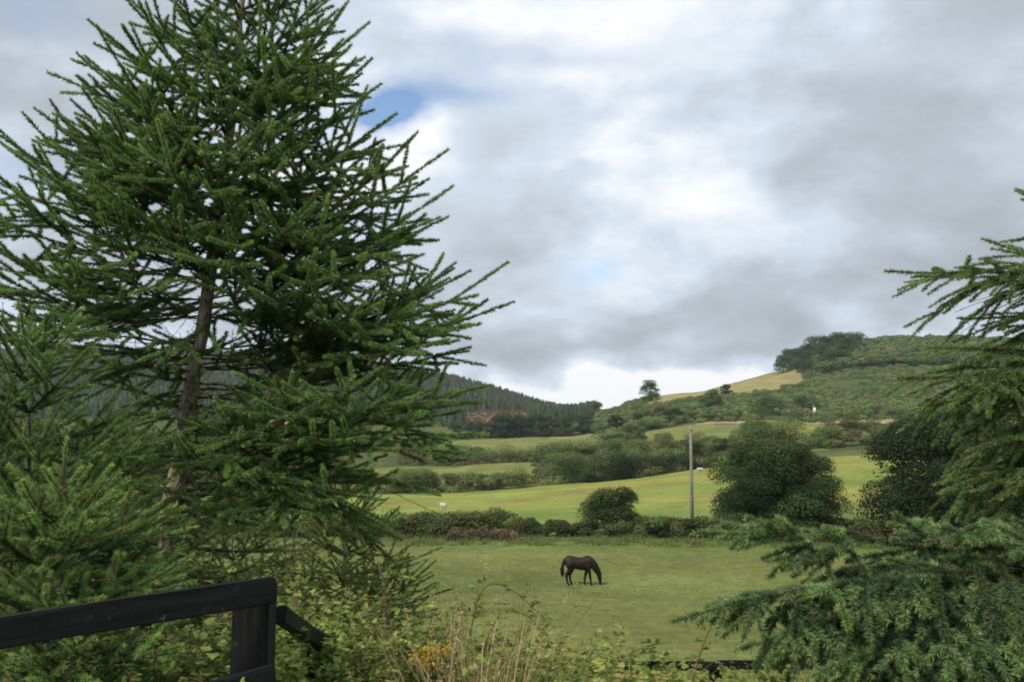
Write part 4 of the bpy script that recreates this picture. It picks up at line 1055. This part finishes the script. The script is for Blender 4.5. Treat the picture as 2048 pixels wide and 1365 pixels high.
# grove at the foot of the conifer hill
proto = broadleaf('grove_tree', G(1000, 412), 5.2, 11, 2600, .8, [(.05, .075, .034), (.065, .09, .04)], 'dark tree in the grove at the foot of the conifer hill', 'tree', 'dark grove below the conifer hill', 34, .04, .3, M_farleaf)
for i in range(22):
    px = 905 + 285 * (i % 13 + rng.uniform(.1, .9)) / 13; D = 408 + (i // 13) * 16 + rng.uniform(-4, 4)
    copy_thing(proto, G(px, D), rng.uniform(0, 6.28), rng.uniform(.75, 1.05) * (.7 if px < 1000 else 1))
proto2 = broadleaf('copse_tree', G(1600, 575), 7.5, 12.5, 2600, .95, [(.06, .095, .036), (.10, .14, .05)], 'dark rounded tree in the copse at the corner of the stubble field', 'tree', 'copse at the stubble field corner', 34, .04, .3, M_farleaf)
for px, D, s in [(1572, 570, .85), (1588, 585, 1.0), (1625, 575, 1.1), (1640, 590, 1.35), (1655, 560, 1.0), (1672, 580, 1.2), (1690, 590, 1.3), (1705, 570, 1.0), (1612, 545, .8), (1660, 535, .95), (1690, 540, 1.05), (1720, 585, 1.2)]:
    copy_thing(proto2, G(px, D), rng.uniform(0, 6.28), s)

# woods far away: masses of trees, one object each
def conifer_template():
    V = []; T = []
    for k in range(6):
        z0 = .08 + k * .15; z1 = z0 + .30; r = .26 * (1 - k / 6.3); m = 7; ph = k * .5
        base = len(V)
        for j in range(m * 2):
            a = ph + j * math.pi / m; rr_ = r * (1 if j % 2 == 0 else .55); V.append((rr_ * math.cos(a), rr_ * math.sin(a), z0 - (.02 if j % 2 == 0 else -.03)))
        V.append((0, 0, min(1, z1)))
        for j in range(m * 2): T.append((base + j, base + (j + 1) % (m * 2), base + m * 2))
    return np.array(V), np.array(T)
def mass(name, tmplV, tmplF, pos, scale, cols, mat, quads=False, wide=1.0):
    n = len(pos); a = rng.uniform(0, 6.28, n); c, s = np.cos(a), np.sin(a)
    Vt = tmplV[None] * scale[:, None, None] * np.array([wide, wide, 1])
    x = Vt[:, :, 0] * c[:, None] - Vt[:, :, 1] * s[:, None]; y = Vt[:, :, 0] * s[:, None] + Vt[:, :, 1] * c[:, None]
    V = np.stack([x, y, Vt[:, :, 2]], 2) + pos[:, None]
    k = len(tmplV); Fc = (np.arange(n)[:, None, None] * k + tmplF).reshape(-1, tmplF.shape[1])
    C = np.array(cols)[rng.integers(len(cols), size=n)] * (1 + rng.normal(size=(n, 1)) * .18) * (1 + rng.normal(size=(n, 3)) * .05)
    C = np.repeat(np.clip(C, .005, 1), k, 0)
    o = mesh(name, V.reshape(-1, 3), None if quads else Fc, Fc if quads else None, mat, None, C); o['kind'] = 'stuff'; return o
cV, cT = conifer_template()
n = 10000
px = rng.uniform(-250, 1185, n); D = rng.uniform(640, 1010, n)
k = ~((px > 925) & (px < 1090) & (D < 660)); px, D = px[k], D[k]
mass('conifer_forest', cV, cT, Gv(px, D), rng.uniform(4.5, 9.5, len(px)) * np.interp(px, [900, 1000, 1185], [1, .85, .6]), [(.06, .085, .048), (.075, .10, .055), (.05, .07, .042), (.085, .105, .055)], M_farleaf, wide=1.35)
px = rng.uniform(-250, 930, 900); D = rng.uniform(525, 640, 900)
mass('conifer_forest', cV, cT, Gv(px, D), rng.uniform(7, 11, 900), [(.055, .08, .042), (.045, .065, .036)], M_farleaf, wide=1.35)
px = rng.uniform(1060, 1190, 420); D = rng.uniform(525, 660, 420)
mass('conifer_forest', cV, cT, Gv(px, D), rng.uniform(5, 8, 420), [(.055, .08, .042), (.07, .095, .05)], M_farleaf, wide=1.5)
def dome_template(m=46, s0=.35, s1=.6):
    d = rdir(m); d[:, 2] = np.abs(d[:, 2]); pos = d * rng.uniform(.75, 1.05, (m, 1)) * [1, 1, .8]
    V, Q, _ = leaf_quads(pos, norm(d + rdir(m) * .25), rng.uniform(s0, s1, m), np.ones((m, 3)), aspect=.8)
    return V, Q
dV, dQ = dome_template(110, .22, .42)
n = 3600; px = rng.uniform(1640, 2500, n); D = rng.uniform(520, 720, n)
mass('hilltop_wood', dV + [0, 0, .9], dQ, Gv(px, D), rng.uniform(2.2, 4.6, n), [(.12, .165, .055), (.10, .145, .05), (.15, .18, .07), (.085, .125, .045)], M_farleaf, True)
n = 320; px = rng.uniform(1720, 2500, n); D = rng.uniform(540, 715, n)
mass('hilltop_wood', cV, cT, Gv(px, D), rng.uniform(5, 9, n), [(.10, .14, .05), (.12, .16, .06)], M_farleaf, wide=2)
# bracken, gorse and heather over the right hillside
n = 5200; px = rng.uniform(1190, 2300, n); D = rng.uniform(346, 560, n)
gp = Gv(px, D); zz = zone(gp[:, 0], gp[:, 1]); k = (zz == 8) & (fbm(gp[:, 0] / 25, gp[:, 1] / 30, 77) > -.3)
mass('hillside_scrub', dV, dQ, gp[k], rng.uniform(.7, 2.4, k.sum()), [(.12, .17, .055), (.15, .19, .065), (.09, .14, .045), (.16, .15, .07), (.12, .2, .06)], M_farleaf, True)
n = 1500; px = rng.uniform(800, 1600, n); D = rng.uniform(188, 300, n)
gp = Gv(px, D); zz = zone(gp[:, 0], gp[:, 1]); k = (zz == 4)
mass('bracken_scrub', dV, dQ, gp[k], rng.uniform(.5, 1.5, k.sum()), [(.08, .105, .035), (.11, .12, .045), (.14, .10, .05)], M_farleaf, True)
n = 500; px = rng.uniform(925, 1095, n); D = rng.uniform(540, 660, n)
mass('heather', dV, dQ, Gv(px, D), rng.uniform(.5, 1.3, n), [(.15, .10, .055), (.17, .12, .06), (.11, .11, .05), (.10, .13, .05)], M_farleaf, True)

# pole with a white tank and slim posts by the far lane
b_ = G(1630, 345); tk = empty('transformer_pole', b_, 'slim pole carrying a small white tank beside the far lane', 'pole')
mb = MB(); mb.tube([b_ - [0, 0, .3], b_ + [0, 0, 6.6]], [.16, .12], 8); mb.build('shaft', M_polewood, tk, True)
mb = MB(); c_ = b_ + [.25, -.5, 4.6]; mb.tube([c_ - [0, 0, .9], c_ - [0, 0, .8], c_ + [0, 0, .8], c_ + [0, 0, .95]], [.3, .5, .5, .2], 12); mb.tube([c_ + [0, .45, .5], c_ + [0, .5, .2]], [.08, .08], 6); mb.build('tank', M_white, tk, True)
mb = MB(); mb.tube([b_ + [-.7, 0, 6.3], b_ + [.7, 0, 6.3]], [.07, .07], 6); mb.build('crossarm', M_polewood, tk)
for px, lab in ((1613, 'slim post left of the white tank by the far lane'), (1692, 'slim post right of the white tank by the far lane'), (1280, 'slim post on the hillside below the lone skyline tree')):
    D_ = 348 if px > 1400 else 400
    b_ = G(px, D_); pp_ = empty('utility_pole', b_, lab, 'pole', 'slim posts on the far hillside')
    mb = MB(); mb.tube([b_ - [0, 0, .3], b_ + [0, 0, 5.2], b_ + [0, 0, 5.25]], [.15, .11, .05], 8); mb.build('shaft', M_polewood, pp_, True)
    mb = MB(); mb.tube([b_ + [-.45, 0, 5.0], b_ + [.45, 0, 5.0]], [.05, .05], 6); mb.build('crossarm', M_polewood, pp_)
print('far', time.time() - T0)

# ------------------------------------------------------------------ thin damp air that softens the far hills
zlow = float(gV[:, 2].min()) - 1
bm = bmesh.new(); bmesh.ops.create_cube(bm, size=1)
for v in bm.verts: v.co = (v.co.x * 4700, v.co.y * 4700, zlow + (v.co.z + .5) * (150 - zlow))
me = bpy.data.meshes.new('haze'); bm.to_mesh(me); bm.free()
m_, nt = new_mat('haze_air'); pv = nd(nt, 'ShaderNodeVolumePrincipled'); pv.inputs['Color'].default_value = (.84, .91, 1, 1); pv.inputs['Density'].default_value = .00011
o_ = nd(nt, 'ShaderNodeOutputMaterial'); nt.links.new(pv.outputs[0], o_.inputs['Volume'])
me.materials.append(m_); hz = bpy.data.objects.new('haze', me); col.objects.link(hz); hz['kind'] = 'stuff'
print('ground z', gV[:, 2].min(), gV[:, 2].max())

# ------------------------------------------------------------------ sky and sun
SUN_EL, SUN_AZ = R(48), R(-138)          # azimuth clockwise from the view direction (+Y)
w = bpy.data.worlds.new("World"); sc.world = w; w.use_nodes = True
nt = w.node_tree; nt.nodes.clear(); L = nt.links.new
tc = nd(nt, 'ShaderNodeTexCoord')
sky = nd(nt, 'ShaderNodeTexSky', sky_type='NISHITA'); sky.sun_disc = False; sky.sun_elevation = SUN_EL; sky.sun_rotation = SUN_AZ
sky.air_density = 1.0; sky.dust_density = .6; sky.ozone_density = 2.0
bg1 = nd(nt, 'ShaderNodeBackground'); bg1.inputs[1].default_value = .13; L(sky.outputs[0], bg1.inputs[0])
def val(x):
    v = nd(nt, 'ShaderNodeValue'); v.outputs[0].default_value = x; return v.outputs[0]
def mth(op, a, b=None, c=None, clamp=False):
    n_ = nd(nt, 'ShaderNodeMath', operation=op); n_.use_clamp = clamp
    for i, v in enumerate((a, b, c)):
        if v is None: continue
        if isinstance(v, (int, float)): n_.inputs[i].default_value = v
        else: L(v, n_.inputs[i])
    return n_.outputs[0]
# flattened cloud plane: divide by height so clouds shrink towards the horizon
sep0 = nd(nt, 'ShaderNodeSeparateXYZ'); L(tc.outputs['Generated'], sep0.inputs[0])
zz_ = mth('ADD', mth('MAXIMUM', sep0.outputs[2], 0.0), .5)
cx = mth('DIVIDE', sep0.outputs[0], zz_); cy = mth('DIVIDE', sep0.outputs[1], zz_)
cmb = nd(nt, 'ShaderNodeCombineXYZ'); L(cx, cmb.inputs[0]); L(cy, cmb.inputs[1]); L(mth('MULTIPLY', sep0.outputs[2], 1.5), cmb.inputs[2])
def snoise(scale, detail, dist=.0, off=(0, 0, 0), rough=.55):
    mp = nd(nt, 'ShaderNodeMapping'); mp.inputs['Location'].default_value = off; L(cmb.outputs[0], mp.inputs[0])
    n_ = nd(nt, 'ShaderNodeTexNoise'); n_.inputs['Scale'].default_value = scale; n_.inputs['Detail'].default_value = detail; n_.inputs['Distortion'].default_value = dist; n_.inputs['Roughness'].default_value = rough
    L(mp.outputs[0], n_.inputs['Vector']); return n_
nA = snoise(2.9, 10, .15, (3.1, 1.7, 0)); nB = snoise(5.5, 9, .1, (7.7, 2.1, 0)); nW = snoise(4.0, 6, 0, (1.2, 9.4, 0))
# direction with a noisy warp so that cloud masses get ragged edges
sw = nd(nt, 'ShaderNodeSeparateColor'); L(nW.outputs['Color'], sw.inputs[0])
dx = mth('ADD', sep0.outputs[0], mth('MULTIPLY', mth('SUBTRACT', sw.outputs[0], .5), .16))
dz = mth('ADD', sep0.outputs[2], mth('MULTIPLY', mth('SUBTRACT', sw.outputs[1], .5), .10))
def blob(px, py, rx, ry, wgt):
    v = P(px, py, 1.0); v = v / np.linalg.norm(v)
    sx, sz = rx / F, ry / F
    a_ = mth('MULTIPLY', mth('SUBTRACT', dx, float(v[0])), 1 / sx); b_ = mth('MULTIPLY', mth('SUBTRACT', dz, float(v[2])), 1 / sz)
    e = mth('ADD', mth('MULTIPLY', a_, a_), mth('MULTIPLY', b_, b_))
    return mth('MULTIPLY', mth('POWER', 2.718, mth('MULTIPLY', e, -1.0)), wgt)
def total(items, start):
    acc = start
    for it in items: acc = mth('ADD', acc, blob(*it))
    return acc
# brightness of the cloud: 0 dark underside, 1 sunlit white
mrs = nd(nt, 'ShaderNodeMapRange', interpolation_type='SMOOTHSTEP'); mrs.inputs[1].default_value = .41; mrs.inputs[2].default_value = .59; mrs.inputs[3].default_value = -.13; mrs.inputs[4].default_value = .13
L(nA.outputs['Fac'], mrs.inputs[0])
br = mth('ADD', .665, mrs.outputs[0])
br = mth('ADD', br, mth('MULTIPLY', mth('SUBTRACT', nB.outputs['Fac'], .5), .9))
br = total([(1150, 230, 330, 170, .17), (850, 290, 80, 50, .42), (1240, 774, 340, 40, .6), (1420, 400, 260, 110, .12), (1000, 60, 250, 80, .12), (1250, 600, 120, 40, .18), (700, 380, 150, 80, .25),
            (1850, 280, 360, 120, -.2), (1080, 540, 130, 70, -.26), (1640, 590, 400, 70, -.26), (1200, 705, 420, 26, -.22), (1950, 470, 260, 120, -.18), (100, 200, 220, 120, -.10), (1700, 50, 400, 60, .0), (60, 520, 260, 90, -.1), (1850, 660, 400, 40, -.12)], br)
cr = nd(nt, 'ShaderNodeValToRGB'); e = cr.color_ramp.elements
e[0].position = .08; e[0].color = (.25, .272, .298, 1); e[1].position = 1.0; e[1].color = (.74, .75, .76, 1)
x_ = cr.color_ramp.elements.new(.5); x_.color = (.38, .42, .472, 1); x_ = cr.color_ramp.elements.new(.75); x_.color = (.49, .555, .635, 1)
L(br, cr.inputs[0])
bg2 = nd(nt, 'ShaderNodeBackground'); bg2.inputs[1].default_value = 1.0; L(cr.outputs[0], bg2.inputs[0])
# gaps of blue sky
gap = mth('MULTIPLY', mth('SUBTRACT', nB.outputs['Fac'], .5), .9)
gap = total([(785, 240, 78, 46, 1.5), (930, 205, 120, 34, .6), (1200, 105, 200, 35, .34), (1205, 515, 70, 25, .32), (60, 10, 180, 50, .45), (90, 330, 140, 50, .35), (1380, 480, 160, 40, .16), (930, 100, 140, 40, .25)], gap)
gap = mth('MULTIPLY', mth('SUBTRACT', gap, .12), 1.25, None, True)
mxs = nd(nt, 'ShaderNodeMixShader'); L(gap, mxs.inputs[0]); L(bg2.outputs[0], mxs.inputs[1]); L(bg1.outputs[0], mxs.inputs[2])
out = nd(nt, 'ShaderNodeOutputWorld'); L(mxs.outputs[0], out.inputs[0])

sun = bpy.data.lights.new('sun', 'SUN'); so = bpy.data.objects.new('sun', sun); col.objects.link(so)
sun.energy = 2.6; sun.angle = R(7); sun.color = (1, .93, .80)
from mathutils import Vector
sd = Vector((math.cos(SUN_EL) * math.sin(SUN_AZ), math.cos(SUN_EL) * math.cos(SUN_AZ), math.sin(SUN_EL)))
so.rotation_euler = (-sd).to_track_quat('-Z', 'Y').to_euler(); so.location = sd * 50

sc.view_settings.view_transform = 'Standard'; sc.view_settings.look = 'None'; sc.view_settings.gamma = 1
sc.view_settings.exposure = .5
sc.cycles.max_bounces = 8; sc.cycles.diffuse_bounces = 5; sc.cycles.transmission_bounces = 5; sc.cycles.transparent_max_bounces = 4
sc.cycles.filter_width = 1.9
print('total script', time.time() - T0)
